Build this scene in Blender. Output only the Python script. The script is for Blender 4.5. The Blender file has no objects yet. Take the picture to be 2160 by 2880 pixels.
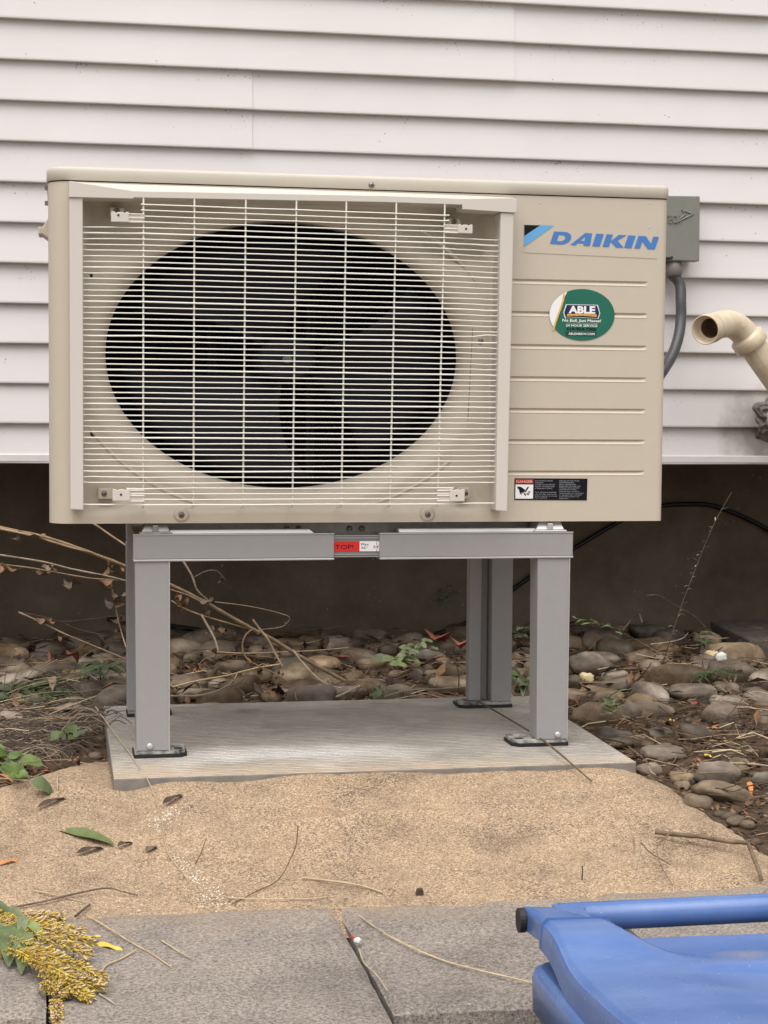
import bpy, bmesh, math, random
from mathutils import Vector, noise as mnoise, Matrix
random.seed(7)
scene = bpy.context.scene
COL = scene.collection
PI = math.pi

# ------------------------------------------------------------------ camera
CAM = Vector((.0175, -2.5541, .5332))
YAW, PITCH, ROLL, FPX = .1856, .0643, .0082, 4841.8      # FPX: focal length in pixels of a 2160 px wide picture
_fw = Vector((math.sin(YAW)*math.cos(PITCH), math.cos(YAW)*math.cos(PITCH), -math.sin(PITCH)))
_rt = Vector((math.cos(YAW), -math.sin(YAW), 0)); _up = _rt.cross(_fw)
_R = _rt*math.cos(ROLL) + _up*math.sin(ROLL); _U = -_rt*math.sin(ROLL) + _up*math.cos(ROLL)
cd = bpy.data.cameras.new('camera'); cam = bpy.data.objects.new('camera', cd); COL.objects.link(cam)
cd.sensor_fit = 'HORIZONTAL'; cd.sensor_width = 36; cd.lens = 36*FPX/2160
cd.clip_start = .02; cd.clip_end = 500
m = Matrix((( _R.x, _U.x, -_fw.x, CAM.x), (_R.y, _U.y, -_fw.y, CAM.y), (_R.z, _U.z, -_fw.z, CAM.z), (0, 0, 0, 1)))
cam.matrix_world = m
scene.camera = cam

# ------------------------------------------------------------------ light: overcast day
ELEV, SROT = math.radians(68), math.radians(200)
w = bpy.data.worlds.new('World'); scene.world = w; w.use_nodes = True
nt = w.node_tree; bg = nt.nodes['Background']
sky = nt.nodes.new('ShaderNodeTexSky'); sky.sky_type = 'NISHITA'; sky.sun_disc = False
sky.sun_elevation = ELEV; sky.sun_rotation = SROT; sky.dust_density = 3.0; sky.air_density = 1.0; sky.ozone_density = 1.0
hs = nt.nodes.new('ShaderNodeHueSaturation'); hs.inputs['Saturation'].default_value = .10
nt.links.new(sky.outputs[0], hs.inputs['Color'])
wm = nt.nodes.new('ShaderNodeMix'); wm.data_type = 'RGBA'; wm.blend_type = 'MULTIPLY'; wm.inputs[0].default_value = 1
wm.inputs[7].default_value = (1.0, .965, .93, 1)
nt.links.new(hs.outputs[0], wm.inputs[6]); nt.links.new(wm.outputs[2], bg.inputs['Color'])
bg.inputs['Strength'].default_value = .10
sd = bpy.data.lights.new('sun', 'SUN'); sun = bpy.data.objects.new('sun', sd); COL.objects.link(sun)
sd.energy = 1.5; sd.angle = math.radians(70); sd.color = (1, .965, .925)
sdir = Vector((-.35*math.cos(ELEV), -.94*math.cos(ELEV), math.sin(ELEV)))     # from behind the camera, a little to the left
sun.rotation_euler = sdir.to_track_quat('Z', 'Y').to_euler()
scene.view_settings.view_transform = 'Standard'; scene.view_settings.look = 'None'
scene.view_settings.exposure = 0.88; scene.view_settings.gamma = 1
scene.view_settings.use_curve_mapping = False

# ------------------------------------------------------------------ helpers
def ray(u, v):
    return _fw + _R*((u-1080)/FPX) + _U*((1440-v)/FPX)
def at_y(u, v, y):
    d = ray(u, v); return CAM + d*((y-CAM.y)/d.y)
def at_z(u, v, z):
    d = ray(u, v); return CAM + d*((z-CAM.z)/d.z)
def nz(x, y, z=0.0): return mnoise.noise(Vector((x, y, z)))
def sstep(a, b, t):
    t = max(0., min(1., (t-a)/(b-a))); return t*t*(3-2*t)

class G:
    """collects faces for one mesh"""
    def __init__(s): s.v = []; s.f = []; s.m = []; s.sm = []
    def add(s, vs, fs, mi=0, smooth=False):
        b = len(s.v); s.v += [tuple(p) for p in vs]
        for f in fs: s.f.append([b+i for i in f]); s.m.append(mi); s.sm.append(smooth)
        return s
    def box(s, x0, y0, z0, x1, y1, z1, mi=0):
        vs = [(x0,y0,z0),(x1,y0,z0),(x1,y1,z0),(x0,y1,z0),(x0,y0,z1),(x1,y0,z1),(x1,y1,z1),(x0,y1,z1)]
        return s.add(vs, [(3,2,1,0),(4,5,6,7),(0,1,5,4),(1,2,6,5),(2,3,7,6),(3,0,4,7)], mi)
    def hexa(s, vs, mi=0):
        return s.add(vs, [(3,2,1,0),(4,5,6,7),(0,1,5,4),(1,2,6,5),(2,3,7,6),(3,0,4,7)], mi)
    def prism(s, pts, y0, y1, mi=0):            # polygon in x,z, counter-clockwise seen from the front (-y); y0 front
        n = len(pts)
        vs = [(x, y0, z) for x, z in pts]+[(x, y1, z) for x, z in pts]
        fs = [tuple(range(n)), tuple(range(2*n-1, n-1, -1))]
        fs += [(i, i+n, (i+1) % n+n, (i+1) % n) for i in range(n)]
        return s.add(vs, fs, mi)
    def flat(s, pts, y, mi=0):
        return s.add([(x, y, z) for x, z in pts], [tuple(range(len(pts)))], mi)
    def prismz(s, pts, z0, z1, mi=0, smooth=False):     # polygon in x,y, ccw from above
        n = len(pts)
        vs = [(x, y, z0) for x, y in pts]+[(x, y, z1) for x, y in pts]
        s.add(vs, [tuple(range(n-1, -1, -1)), tuple(range(n, 2*n))], mi)
        return s.add(vs, [(i, (i+1) % n, (i+1) % n+n, i+n) for i in range(n)], mi, smooth)
    def tube(s, path, r, n=6, mi=0, cap=True, smooth=True, sz=1.0):
        path = [Vector(p) for p in path]; k = len(path)
        rs = r if isinstance(r, (list, tuple)) else [r]*k
        vs = []; prev = None
        for i, p in enumerate(path):
            t = (path[min(i+1, k-1)]-path[max(i-1, 0)])
            if t.length < 1e-9: t = Vector((0, 0, 1))
            t.normalize()
            if prev is None:
                a = Vector((0, 0, 1)) if abs(t.z) < .9 else Vector((1, 0, 0))
                nrm = (a-t*a.dot(t)).normalized()
            else:
                nrm = prev-t*prev.dot(t)
                nrm = nrm.normalized() if nrm.length > 1e-6 else prev
            prev = nrm; bi = t.cross(nrm)
            for j in range(n):
                a = 2*PI*j/n; vs.append(p+(nrm*math.cos(a)+bi*math.sin(a))*rs[i])
        fs = [(i*n+j, i*n+(j+1) % n, (i+1)*n+(j+1) % n, (i+1)*n+j) for i in range(k-1) for j in range(n)]
        s.add(vs, fs, mi, smooth)
        if cap: s.add(vs, [tuple(range(n-1, -1, -1)), tuple(range((k-1)*n, k*n))], mi)
        return s
    def rev(s, c, ax, prof, n=24, mi=0, smooth=True, caps=(False, False)):   # prof: (distance along ax, radius)
        c = Vector(c); ax = Vector(ax).normalized(); a = Vector((0, 0, 1)) if abs(ax.z) < .9 else Vector((1, 0, 0))
        e1 = (a-ax*a.dot(ax)).normalized(); e2 = ax.cross(e1); k = len(prof)
        vs = [c+ax*t+(e1*math.cos(2*PI*j/n)+e2*math.sin(2*PI*j/n))*r for t, r in prof for j in range(n)]
        s.add(vs, [(i*n+j, i*n+(j+1) % n, (i+1)*n+(j+1) % n, (i+1)*n+j) for i in range(k-1) for j in range(n)], mi, smooth)
        if caps[0]: s.add(vs, [tuple(range(n-1, -1, -1))], mi)
        if caps[1]: s.add(vs, [tuple(range((k-1)*n, k*n))], mi)
        return s
    def disc(s, c, ax, r, h, n=12, mi=0, dome=0.0):      # short cylinder standing on c along ax
        c = Vector(c); ax = Vector(ax).normalized()
        if dome: return s.tube([c, c+ax*h*.6, c+ax*h*.9, c+ax*h], [r, r*.92, r*.6, r*.25], n, mi)
        return s.tube([c, c+ax*h], r, n, mi, smooth=False)
    def blob(s, c, rx, ry, rz, n=6, k=4, mi=0, M=None):
        c = Vector(c); vs = []
        for i in range(1, k):
            th = PI*i/k
            for j in range(n):
                a = 2*PI*j/n; p = Vector((rx*math.sin(th)*math.cos(a), ry*math.sin(th)*math.sin(a), rz*math.cos(th)))
                vs.append(c+(M @ p if M else p))
        top = Vector((0, 0, rz)); vs.append(c+(M @ top if M else top)); vs.append(c-(M @ top if M else top))
        fs = [(i*n+j, (i+1)*n+j, (i+1)*n+(j+1) % n, i*n+(j+1) % n) for i in range(k-2) for j in range(n)]
        T = (k-1)*n
        fs += [(T, j, (j+1) % n) for j in range(n)]+[(T+1, (k-2)*n+(j+1) % n, (k-2)*n+j) for j in range(n)]
        return s.add(vs, fs, mi, True)
    def xf(s, fn, start=0):
        for i in range(start, len(s.v)): s.v[i] = tuple(fn(Vector(s.v[i])))
        return s

def wloc(o):
    p = Vector(o.location)
    while o.parent: o = o.parent; p += Vector(o.location)
    return p
def build(name, g, mats, parent=None, bevel=0, origin=None, seg=2):
    if not isinstance(mats, (list, tuple)): mats = [mats]
    me = bpy.data.meshes.new(name); o = bpy.data.objects.new(name, me); COL.objects.link(o)
    if parent is not None:
        base = wloc(parent); o.parent = parent
    else:
        xs = [p[0] for p in g.v]; ys = [p[1] for p in g.v]; zs = [p[2] for p in g.v]
        base = Vector(((min(xs)+max(xs))/2, (min(ys)+max(ys))/2, min(zs))) if origin is None else Vector(origin)
        o.location = base
    me.from_pydata([(p[0]-base.x, p[1]-base.y, p[2]-base.z) for p in g.v], [], g.f)
    for mt in mats: me.materials.append(mt)
    me.polygons.foreach_set('material_index', g.m); me.polygons.foreach_set('use_smooth', g.sm)
    me.update()
    if bevel:
        b = o.modifiers.new('bevel', 'BEVEL'); b.width = bevel; b.segments = seg; b.limit_method = 'ANGLE'; b.angle_limit = math.radians(40)
        b.harden_normals = False
    return o
def thing(name, label, cat, loc, group=None):
    o = bpy.data.objects.new(name, None); COL.objects.link(o); o.location = loc; o.empty_display_size = .05
    o['label'] = label; o['category'] = cat
    if group: o['group'] = group
    return o
def tag(o, label, cat, group=None):
    o['label'] = label; o['category'] = cat
    if group: o['group'] = group
    return o
def kind(o, k): o['kind'] = k; return o

def mat(name, col, rough=.6, var=None, bump=None, metal=0., spec=.5, rnd=0., coat=0., col2=None, stops=None):
    """col: base colour; var=(scale, amount): soft mottling; bump=(scale, strength, distance); rnd: per-object value change"""
    mt = bpy.data.materials.new(name); mt.use_nodes = True; n = mt.node_tree.nodes; L = mt.node_tree.links
    b = n['Principled BSDF']; b.inputs['Roughness'].default_value = rough; b.inputs['Metallic'].default_value = metal
    b.inputs['Specular IOR Level'].default_value = spec
    if coat: b.inputs['Coat Weight'].default_value = coat; b.inputs['Coat Roughness'].default_value = .15
    tc = n.new('ShaderNodeNewGeometry')
    cur = None
    if var:
        t = n.new('ShaderNodeTexNoise'); t.inputs['Scale'].default_value = var[0]; t.inputs['Detail'].default_value = 6; t.inputs['Roughness'].default_value = .65
        L.new(tc.outputs['Position'], t.inputs['Vector'])
        r = n.new('ShaderNodeValToRGB')
        c2 = col2 if col2 else tuple(c*(1-var[1]) for c in col[:3])
        c1 = col if col2 else tuple(min(1, c*(1+var[1]*.6)) for c in col[:3])
        r.color_ramp.elements[0].position = .32; r.color_ramp.elements[0].color = (*c2[:3], 1)
        r.color_ramp.elements[1].position = .68; r.color_ramp.elements[1].color = (*c1[:3], 1)
        L.new(t.outputs['Fac'], r.inputs['Fac']); cur = r.outputs['Color']
    if rnd:
        oi = n.new('ShaderNodeObjectInfo'); h = n.new('ShaderNodeHueSaturation')
        mr = n.new('ShaderNodeMapRange'); mr.inputs[3].default_value = 1-rnd; mr.inputs[4].default_value = 1+rnd
        L.new(oi.outputs['Random'], mr.inputs[0]); L.new(mr.outputs[0], h.inputs['Value'])
        m2 = n.new('ShaderNodeMath'); m2.operation = 'MULTIPLY'; m2.inputs[1].default_value = 7.31
        f2 = n.new('ShaderNodeMath'); f2.operation = 'FRACT'; L.new(oi.outputs['Random'], m2.inputs[0]); L.new(m2.outputs[0], f2.inputs[0])
        mr2 = n.new('ShaderNodeMapRange'); mr2.inputs[3].default_value = .75; mr2.inputs[4].default_value = 1.35
        L.new(f2.outputs[0], mr2.inputs[0]); L.new(mr2.outputs[0], h.inputs['Saturation'])
        if cur: L.new(cur, h.inputs['Color'])
        else: h.inputs['Color'].default_value = (*col[:3], 1)
        cur = h.outputs['Color']
    if cur: L.new(cur, b.inputs['Base Color'])
    else: b.inputs['Base Color'].default_value = (*col[:3], 1)
    if bump:
        t2 = n.new('ShaderNodeTexNoise'); t2.inputs['Scale'].default_value = bump[0]; t2.inputs['Detail'].default_value = 4
        L.new(tc.outputs['Position'], t2.inputs['Vector'])
        bp = n.new('ShaderNodeBump'); bp.inputs['Strength'].default_value = bump[1]; bp.inputs['Distance'].default_value = bump[2] if len(bump) > 2 else .002
        L.new(t2.outputs['Fac'], bp.inputs['Height']); L.new(bp.outputs[0], b.inputs['Normal'])
    mt['bsdf'] = b.name
    return mt
class NT:
    """little helper for writing node trees"""
    def __init__(s, mt):
        s.n = mt.node_tree.nodes; s.L = mt.node_tree.links; s.b = s.n['Principled BSDF']
        s.pos = s.n.new('ShaderNodeNewGeometry').outputs['Position']
    def noise(s, scale, detail=4, rough=.6, vec=None):
        t = s.n.new('ShaderNodeTexNoise'); t.inputs['Scale'].default_value = scale; t.inputs['Detail'].default_value = detail; t.inputs['Roughness'].default_value = rough
        s.L.new(vec or s.pos, t.inputs['Vector']); return t.outputs['Fac']
    def voro(s, scale, out='Distance', vec=None):
        t = s.n.new('ShaderNodeTexVoronoi'); t.inputs['Scale'].default_value = scale
        s.L.new(vec or s.pos, t.inputs['Vector']); return t.outputs[out]
    def ramp(s, fac, *stops):
        r = s.n.new('ShaderNodeValToRGB'); e = r.color_ramp.elements
        while len(e) < len(stops): e.new(.5)
        for i, (p, c) in enumerate(stops):
            e[i].position = p; e[i].color = (*c, 1) if isinstance(c, tuple) else (c, c, c, 1)
        s.L.new(fac, r.inputs['Fac']); return r.outputs['Color']
    def mix(s, fac, a, b, mode='MIX'):
        x = s.n.new('ShaderNodeMix'); x.data_type = 'RGBA'; x.blend_type = mode
        for k, val in ((0, fac), (6, a), (7, b)):
            if isinstance(val, (int, float)): x.inputs[k].default_value = val
            elif isinstance(val, tuple): x.inputs[k].default_value = (*val, 1)
            else: s.L.new(val, x.inputs[k])
        return x.outputs[2]
    def math(s, op, a, b=None):
        x = s.n.new('ShaderNodeMath'); x.operation = op
        for k, val in ((0, a), (1, b)):
            if val is None: continue
            if isinstance(val, (int, float)): x.inputs[k].default_value = val
            else: s.L.new(val, x.inputs[k])
        return x.outputs[0]
    def sep(s):
        x = s.n.new('ShaderNodeSeparateXYZ'); s.L.new(s.pos, x.inputs[0]); return x.outputs
    def scaled(s, v):
        x = s.n.new('ShaderNodeVectorMath'); x.operation = 'MULTIPLY'; x.inputs[1].default_value = v; s.L.new(s.pos, x.inputs[0]); return x.outputs[0]
    def bump(s, h, strength, dist, prev=None):
        x = s.n.new('ShaderNodeBump'); x.inputs['Strength'].default_value = strength; x.inputs['Distance'].default_value = dist
        s.L.new(h, x.inputs['Height'])
        if prev: s.L.new(prev, x.inputs['Normal'])
        return x.outputs[0]
    def set(s, color=None, normal=None, rough=None):
        if color is not None: s.L.new(color, s.b.inputs['Base Color'])
        if normal is not None: s.L.new(normal, s.b.inputs['Normal'])
        if rough is not None: s.L.new(rough, s.b.inputs['Roughness'])

def text(g, body, x, z, y, h, mi=0, width=None, shear=0., bold=0., sx=1., align='L'):
    """flat lettering facing -y; x,z: lower left corner; h: cap height; width: fit to this width"""
    cu = bpy.data.curves.new('t', 'FONT'); cu.body = body; cu.size = 1.0; cu.shear = shear; cu.offset = bold; cu.fill_mode = 'FRONT'; cu.resolution_u = 2
    o = bpy.data.objects.new('t', cu); COL.objects.link(o)
    dg = bpy.context.evaluated_depsgraph_get(); dg.update()
    me = bpy.data.meshes.new_from_object(o.evaluated_get(dg))
    vs = [(v.co.x, v.co.y) for v in me.vertices]; fs = [tuple(p.vertices) for p in me.polygons]
    bpy.data.objects.remove(o); bpy.data.curves.remove(cu); bpy.data.meshes.remove(me)
    if not vs: return
    k = h/.70
    x0 = min(p[0] for p in vs); x1 = max(p[0] for p in vs)
    kx = width/(x1-x0) if width else k*sx
    off = {'L': 0, 'C': -(x1-x0)*kx/2, 'R': -(x1-x0)*kx}[align]
    g.add([(x+off+(p[0]-x0)*kx, y, z+p[1]*k) for p in vs], fs, mi)

# ------------------------------------------------------------------ materials
SP, ZA, YW = .0789, .4841, .95
M = {}
M['siding'] = mat('white_vinyl', (.80, .765, .755), .55, spec=.3)
t = NT(M['siding']); xyz = t.sep()
fr = t.math('FRACT', t.math('DIVIDE', t.math('SUBTRACT', xyz['Z'], ZA), SP))
top = t.ramp(fr, (.40, 0.), (.88, 1.))
patch = t.ramp(t.noise(6, 3), (.48, 0.), (.66, 1.))
dots = t.ramp(t.voro(120), (.16, 1.), (.26, 0.))
few = t.ramp(t.noise(45, 2), (.49, 0.), (.57, 1.))
spk = t.math('MULTIPLY', t.math('MULTIPLY', dots, few), t.math('MULTIPLY', top, patch))
stray = t.math('MULTIPLY', t.ramp(t.voro(48), (.05, 1.), (.085, 0.)), t.ramp(t.noise(17, 2), (.56, 0.), (.62, 1.)))
spk = t.math('MAXIMUM', spk, t.math('MULTIPLY', stray, .8))
soft = t.ramp(t.noise(3.5, 5), (.3, (.645, .622, .625)), (.7, (.69, .668, .673)))
film = t.ramp(t.noise(1.0, 3, vec=t.scaled((2, 1, 60))), (.4, 0.), (.8, .05))
cc = t.mix(film, soft, (.45, .42, .40))
# soot-grey smear round the pipe hole
dx = t.math('SUBTRACT', xyz['X'], 1.500); dz = t.math('SUBTRACT', xyz['Z'], .475)
rr = t.math('SQRT', t.math('ADD', t.math('MULTIPLY', dx, dx), t.math('MULTIPLY', dz, dz)))
rr = t.math('ADD', rr, t.math('MULTIPLY', t.math('SUBTRACT', t.noise(16, 4), .5), .12))
sm = t.ramp(rr, (.035, .8), (.105, 0.))
cc = t.mix(sm, cc, (.16, .14, .12))
t.set(t.mix(spk, cc, (.10, .085, .07)), t.bump(t.noise(300, 3, vec=t.scaled((.15, 1, 1))), .12, .0008))
M['trim'] = mat('white_trim', (.70, .68, .68), .5, var=(20, .06))
M['foundation'] = mat('parged_concrete', (.20, .165, .125), .95, spec=.15)
t = NT(M['foundation'])
c = t.ramp(t.noise(4, 8, .7), (.28, (.105, .083, .060)), (.55, (.18, .146, .108)), (.75, (.245, .202, .155)))
po = t.ramp(t.voro(160), (.05, .75), (.12, 0.))
c = t.mix(t.math('MULTIPLY', po, t.ramp(t.noise(30, 2), (.45, 0.), (.6, 1.))), c, (.03, .024, .018))
sp_ = t.math('MULTIPLY', t.ramp(t.voro(70), (.07, 1.), (.14, 0.)), t.ramp(t.noise(9, 2), (.55, 0.), (.65, 1.)))
t.set(t.mix(sp_, c, (.5, .47, .42)), t.bump(t.noise(120, 5), .4, .004))
M['soffit'] = mat('soffit_board', (.10, .08, .06), .9)
M['soil'] = mat('soil', (.10, .07, .05), .95, spec=.2)
t = NT(M['soil'])
c = t.ramp(t.noise(14, 8, .75), (.28, (.028, .019, .013)), (.5, (.090, .060, .038)), (.75, (.19, .135, .088)))
fl = t.math('MULTIPLY', t.ramp(t.voro(170, 'Color'), (.78, 0.), (.84, 1.)), t.ramp(t.noise(40, 3), (.45, 0.), (.6, 1.)))
t.set(t.mix(fl, c, (.30, .22, .15)), t.bump(t.noise(160, 6, .7), .8, .006, t.bump(t.noise(35, 5), .6, .012)))
M['sand'] = mat('sand', (.42, .30, .18), .95, spec=.15)
t = NT(M['sand'])
gn = t.noise(400, 2, .9)
vo = t.voro(640, 'Color'); sx_ = t.n.new('ShaderNodeSeparateColor'); t.L.new(vo, sx_.inputs[0])
gm = t.math('ADD', t.math('MULTIPLY', gn, .62), t.math('MULTIPLY', sx_.outputs[0], .38))
c = t.ramp(gm, (.24, (.15, .108, .074)), (.40, (.345, .255, .172)), (.58, (.49, .375, .26)), (.78, (.74, .62, .47)))
big = t.ramp(t.noise(7, 6, .7), (.34, (.70, .67, .66)), (.46, (.93, .90, .88)), (.64, (1.10, 1.05, 1.0)))
c = t.mix(1., c, big, 'MULTIPLY')
dk = t.math('MULTIPLY', t.ramp(t.voro(420, 'Color'), (.62, 0.), (.75, 1.)), t.ramp(t.noise(6, 6, .7), (.46, .08), (.60, .8)))
c = t.mix(dk, c, (.10, .08, .065))
lt = t.ramp(t.voro(95), (.06, 1.), (.10, 0.))
lt = t.math('MULTIPLY', lt, t.ramp(t.noise(31, 2), (.60, 0.), (.64, 1.)))
c = t.mix(lt, c, (.75, .70, .62))
t.set(c, t.bump(gm, .8, .0038, t.bump(t.noise(45, 4), .45, .008)))
M['pad'] = mat('broomed_concrete', (.36, .335, .31), .85, spec=.3)
t = NT(M['pad']); xyz = t.sep()
br = t.n.new('ShaderNodeTexWave'); br.wave_type = 'BANDS'; br.bands_direction = 'Y'; br.inputs['Scale'].default_value = 28
br.inputs['Distortion'].default_value = 5.5; br.inputs['Detail'].default_value = 3; br.inputs['Detail Scale'].default_value = 2.2; br.inputs['Detail Roughness'].default_value = .7
t.L.new(t.scaled((.55, 1, 1)), br.inputs['Vector'])
c = t.ramp(t.noise(8, 6), (.3, (.34, .31, .275)), (.7, (.48, .445, .40)))
c = t.mix(1., c, t.ramp(br.outputs['Fac'], (.0, .90), (1., 1.05)), 'MULTIPLY')
# sand blown on to the front edge
fe = t.math('ADD', t.math('MULTIPLY', t.math('ADD', xyz['Y'], .1325), 9.), t.math('MULTIPLY', t.math('SUBTRACT', t.noise(22, 5), .5), 1.5))
lf = t.math('MULTIPLY', t.math('SUBTRACT', xyz['X'], .30), .9)
sa = t.ramp(t.math('ADD', fe, t.math('MULTIPLY', lf, .7)), (.10, 1.), (.95, 0.))
gr = t.ramp(t.noise(420, 2, .7), (.40, 0.), (.55, 1.))
c = t.mix(t.math('MULTIPLY', sa, t.math('ADD', t.math('MULTIPLY', gr, .5), .45)), c, (.56, .44, .315))
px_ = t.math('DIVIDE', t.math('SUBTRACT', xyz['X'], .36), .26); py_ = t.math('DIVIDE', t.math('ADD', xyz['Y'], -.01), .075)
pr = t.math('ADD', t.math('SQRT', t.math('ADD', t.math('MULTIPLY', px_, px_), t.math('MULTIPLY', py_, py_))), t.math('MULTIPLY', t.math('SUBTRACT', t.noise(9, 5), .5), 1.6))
pat = t.math('MULTIPLY', t.ramp(pr, (.35, .85), (1.25, 0.)), t.ramp(t.noise(260, 3, .8), (.35, .35), (.6, 1.)))  # glare on the pad painted in as a pale patch
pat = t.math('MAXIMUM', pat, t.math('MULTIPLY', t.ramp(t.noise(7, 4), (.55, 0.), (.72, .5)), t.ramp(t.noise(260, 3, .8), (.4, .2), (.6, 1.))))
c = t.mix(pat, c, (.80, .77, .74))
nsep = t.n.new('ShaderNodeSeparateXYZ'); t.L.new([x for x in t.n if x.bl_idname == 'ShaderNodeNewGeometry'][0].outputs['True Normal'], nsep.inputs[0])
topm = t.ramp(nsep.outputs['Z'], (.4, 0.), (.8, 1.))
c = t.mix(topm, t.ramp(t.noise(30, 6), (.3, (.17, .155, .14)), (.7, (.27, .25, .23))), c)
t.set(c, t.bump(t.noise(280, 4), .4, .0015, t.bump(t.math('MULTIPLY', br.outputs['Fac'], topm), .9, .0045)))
M['cap'] = mat('cap_stone_concrete', (.24, .21, .19), .95, spec=.2)
t = NT(M['cap']); xyz = t.sep()
c = t.ramp(t.noise(240, 4, .9), (.30, (.065, .056, .050)), (.46, (.285, .252, .226)), (.68, (.60, .55, .50)))
c = t.mix(1., c, t.ramp(t.noise(6, 5), (.3, (.68, .67, .67)), (.52, (.95, .93, .92)), (.72, (1.14, 1.10, 1.05))), 'MULTIPLY')
vec = t.scaled((1, 1.6, 1))
ag = t.math('MULTIPLY', t.ramp(t.voro(75, 'Distance', vec), (.13, 1.), (.22, 0.)), t.ramp(t.noise(28, 2), (.5, 0.), (.58, 1.)))
c = t.mix(ag, c, (.46, .41, .37))
sh = t.math('ADD', t.math('ADD', xyz['Y'], 1.0), t.math('MULTIPLY', t.math('SUBTRACT', t.noise(14, 5), .5), .16))
sd_ = t.math('MULTIPLY', t.ramp(sh, (.40, 0.), (.50, .8)), t.ramp(t.noise(420, 2, .7), (.42, .1), (.56, 1.)))
pit = t.math('MULTIPLY', t.ramp(t.voro(210), (.10, .8), (.22, 0.)), t.ramp(t.noise(20, 4), (.42, 0.), (.58, 1.)))
c = t.mix(pit, c, (.045, .038, .034))
c = t.mix(sd_, c, (.45, .335, .22))
t.set(c, t.bump(t.noise(300, 5, .75), .9, .004, t.bump(t.noise(60, 4), .4, .004)))
M['lower'] = mat('trodden_ground', (.22, .19, .14), .95, var=(8, .4), bump=(60, .6, .01))
M['beige'] = mat('beige_powder_coat', (.545, .485, .40), .5, spec=.4, var=(40, .02), bump=(900, .10, .0006))
M['cover'] = mat('cover_beige', (.525, .485, .415), .45, spec=.4, var=(30, .02), bump=(900, .10, .0006))
M['rail'] = mat('grille_plastic', (.61, .565, .52), .5, spec=.4, bump=(700, .06, .0006))
M['wire'] = mat('coated_wire', (.80, .775, .725), .35, spec=.5)
M['dark_gap'] = mat('dark_gap', (.02, .018, .016), .8)
M['black'] = mat('black_plastic', (.004, .004, .005), .7, spec=.1)
M['fan'] = mat('fan_plastic', (.014, .0135, .018), .6, spec=.2)
M['fin'] = mat('coil_fins', (.004, .004, .005), .7, spec=.2)
M['steel'] = mat('screw_steel', (.22, .205, .19), .4, metal=1.)
M['recess'] = mat('screw_recess', (.03, .028, .025), .6)
M['blue'] = mat('logo_blue', (.055, .19, .52), .45)
M['lblue'] = mat('logo_light_blue', (.13, .38, .72), .45)
M['inkblack'] = mat('logo_black', (.006, .006, .008), .5, spec=.2)
M['decal'] = mat('clear_decal', (.545, .485, .40), .42, spec=.4)
M['green'] = mat('sticker_green', (.008, .135, .088), .3)
M['dgreen'] = mat('sticker_dark_green', (.005, .05, .045), .3)
M['navy'] = mat('sticker_navy', (.008, .012, .07), .3)
M['white'] = mat('print_white', (.84, .84, .86), .4)
M['orange'] = mat('print_orange', (.78, .44, .10), .4)
M['gold'] = mat('print_gold', (.42, .36, .10), .4)
M['red'] = mat('print_red', (.66, .02, .018), .4)
M['dred'] = mat('danger_red', (.35, .015, .015), .4)
M['lred'] = mat('danger_letters', (.85, .40, .37), .4)
M['greyink'] = mat('grey_print', (.36, .37, .42), .5)
M['alu'] = mat('grey_powder_aluminium', (.315, .310, .315), .42, spec=.45, var=(60, .03), bump=(800, .08, .0005))
M['alu_edge'] = mat('bare_aluminium', (.58, .57, .58), .38, metal=.6)
M['galv'] = mat('galvanised_steel', (.32, .315, .30), .42, metal=.7, var=(50, .25))
M['rubber'] = mat('black_rubber', (.012, .012, .013), .6)
M['plate'] = mat('worn_zinc_plate', (.62, .60, .57), .5, metal=.2, var=(75, .8), col2=(.012, .012, .012))
M['boxgrey'] = mat('box_grey', (.205, .205, .185), .45, var=(50, .05), bump=(600, .06, .0005))
M['conduit'] = mat('grey_conduit', (.058, .060, .067), .42)
M['fitting'] = mat('fitting_grey', (.16, .145, .135), .55)
M['pvc'] = mat('cream_pvc', (.62, .50, .345), .45, var=(14, .10), spec=.5)
t = NT(M['pvc'])
c = t.ramp(t.noise(22, 4), (.32, (.54, .42, .28)), (.60, (.68, .59, .455)))
t.set(c)
M['pvcdark'] = mat('pvc_inside', (.16, .09, .05), .6)
M['sealant'] = mat('grey_sealant', (.15, .135, .12), .7, var=(60, .5), bump=(90, .6, .006))
M['cable'] = mat('black_cable', (.008, .008, .009), .5)
M['stone'] = mat('river_stone', (.17, .135, .105), .62, rnd=.50, spec=.3)
t = NT(M['stone'])
oi = t.n.new('ShaderNodeObjectInfo')
vadd = t.n.new('ShaderNodeVectorMath'); vadd.operation = 'ADD'; t.L.new(t.pos, vadd.inputs[0])
vm = t.n.new('ShaderNodeVectorMath'); vm.operation = 'SCALE'; vm.inputs['Scale'].default_value = 9; 
cb = t.n.new('ShaderNodeCombineXYZ')
for k in range(3): t.L.new(oi.outputs['Random'], cb.inputs[k])
t.L.new(cb.outputs[0], vm.inputs[0]); t.L.new(vm.outputs[0], vadd.inputs[1])
nv = vadd.outputs[0]
c = t.ramp(t.noise(18, 6, .6, nv), (.28, (.066, .047, .032)), (.5, (.155, .119, .086)), (.74, (.33, .27, .205)))
hsv = [x for x in t.n if x.bl_idname == 'ShaderNodeHueSaturation'][0]
t.L.new(c, hsv.inputs['Color'])
spt = t.math('MULTIPLY', t.ramp(t.voro(150, 'Distance', nv), (.08, 1.), (.2, 0.)), t.ramp(t.noise(25, 3, .6, nv), (.5, 0.), (.62, .7)))
t.set(t.mix(spt, hsv.outputs['Color'], (.09, .065, .045)), t.bump(t.noise(110, 5, .65, nv), .45, .004))
M['stem'] = mat('dry_stem', (.36, .27, .19), .7, var=(45, .4), rnd=.25)
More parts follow.
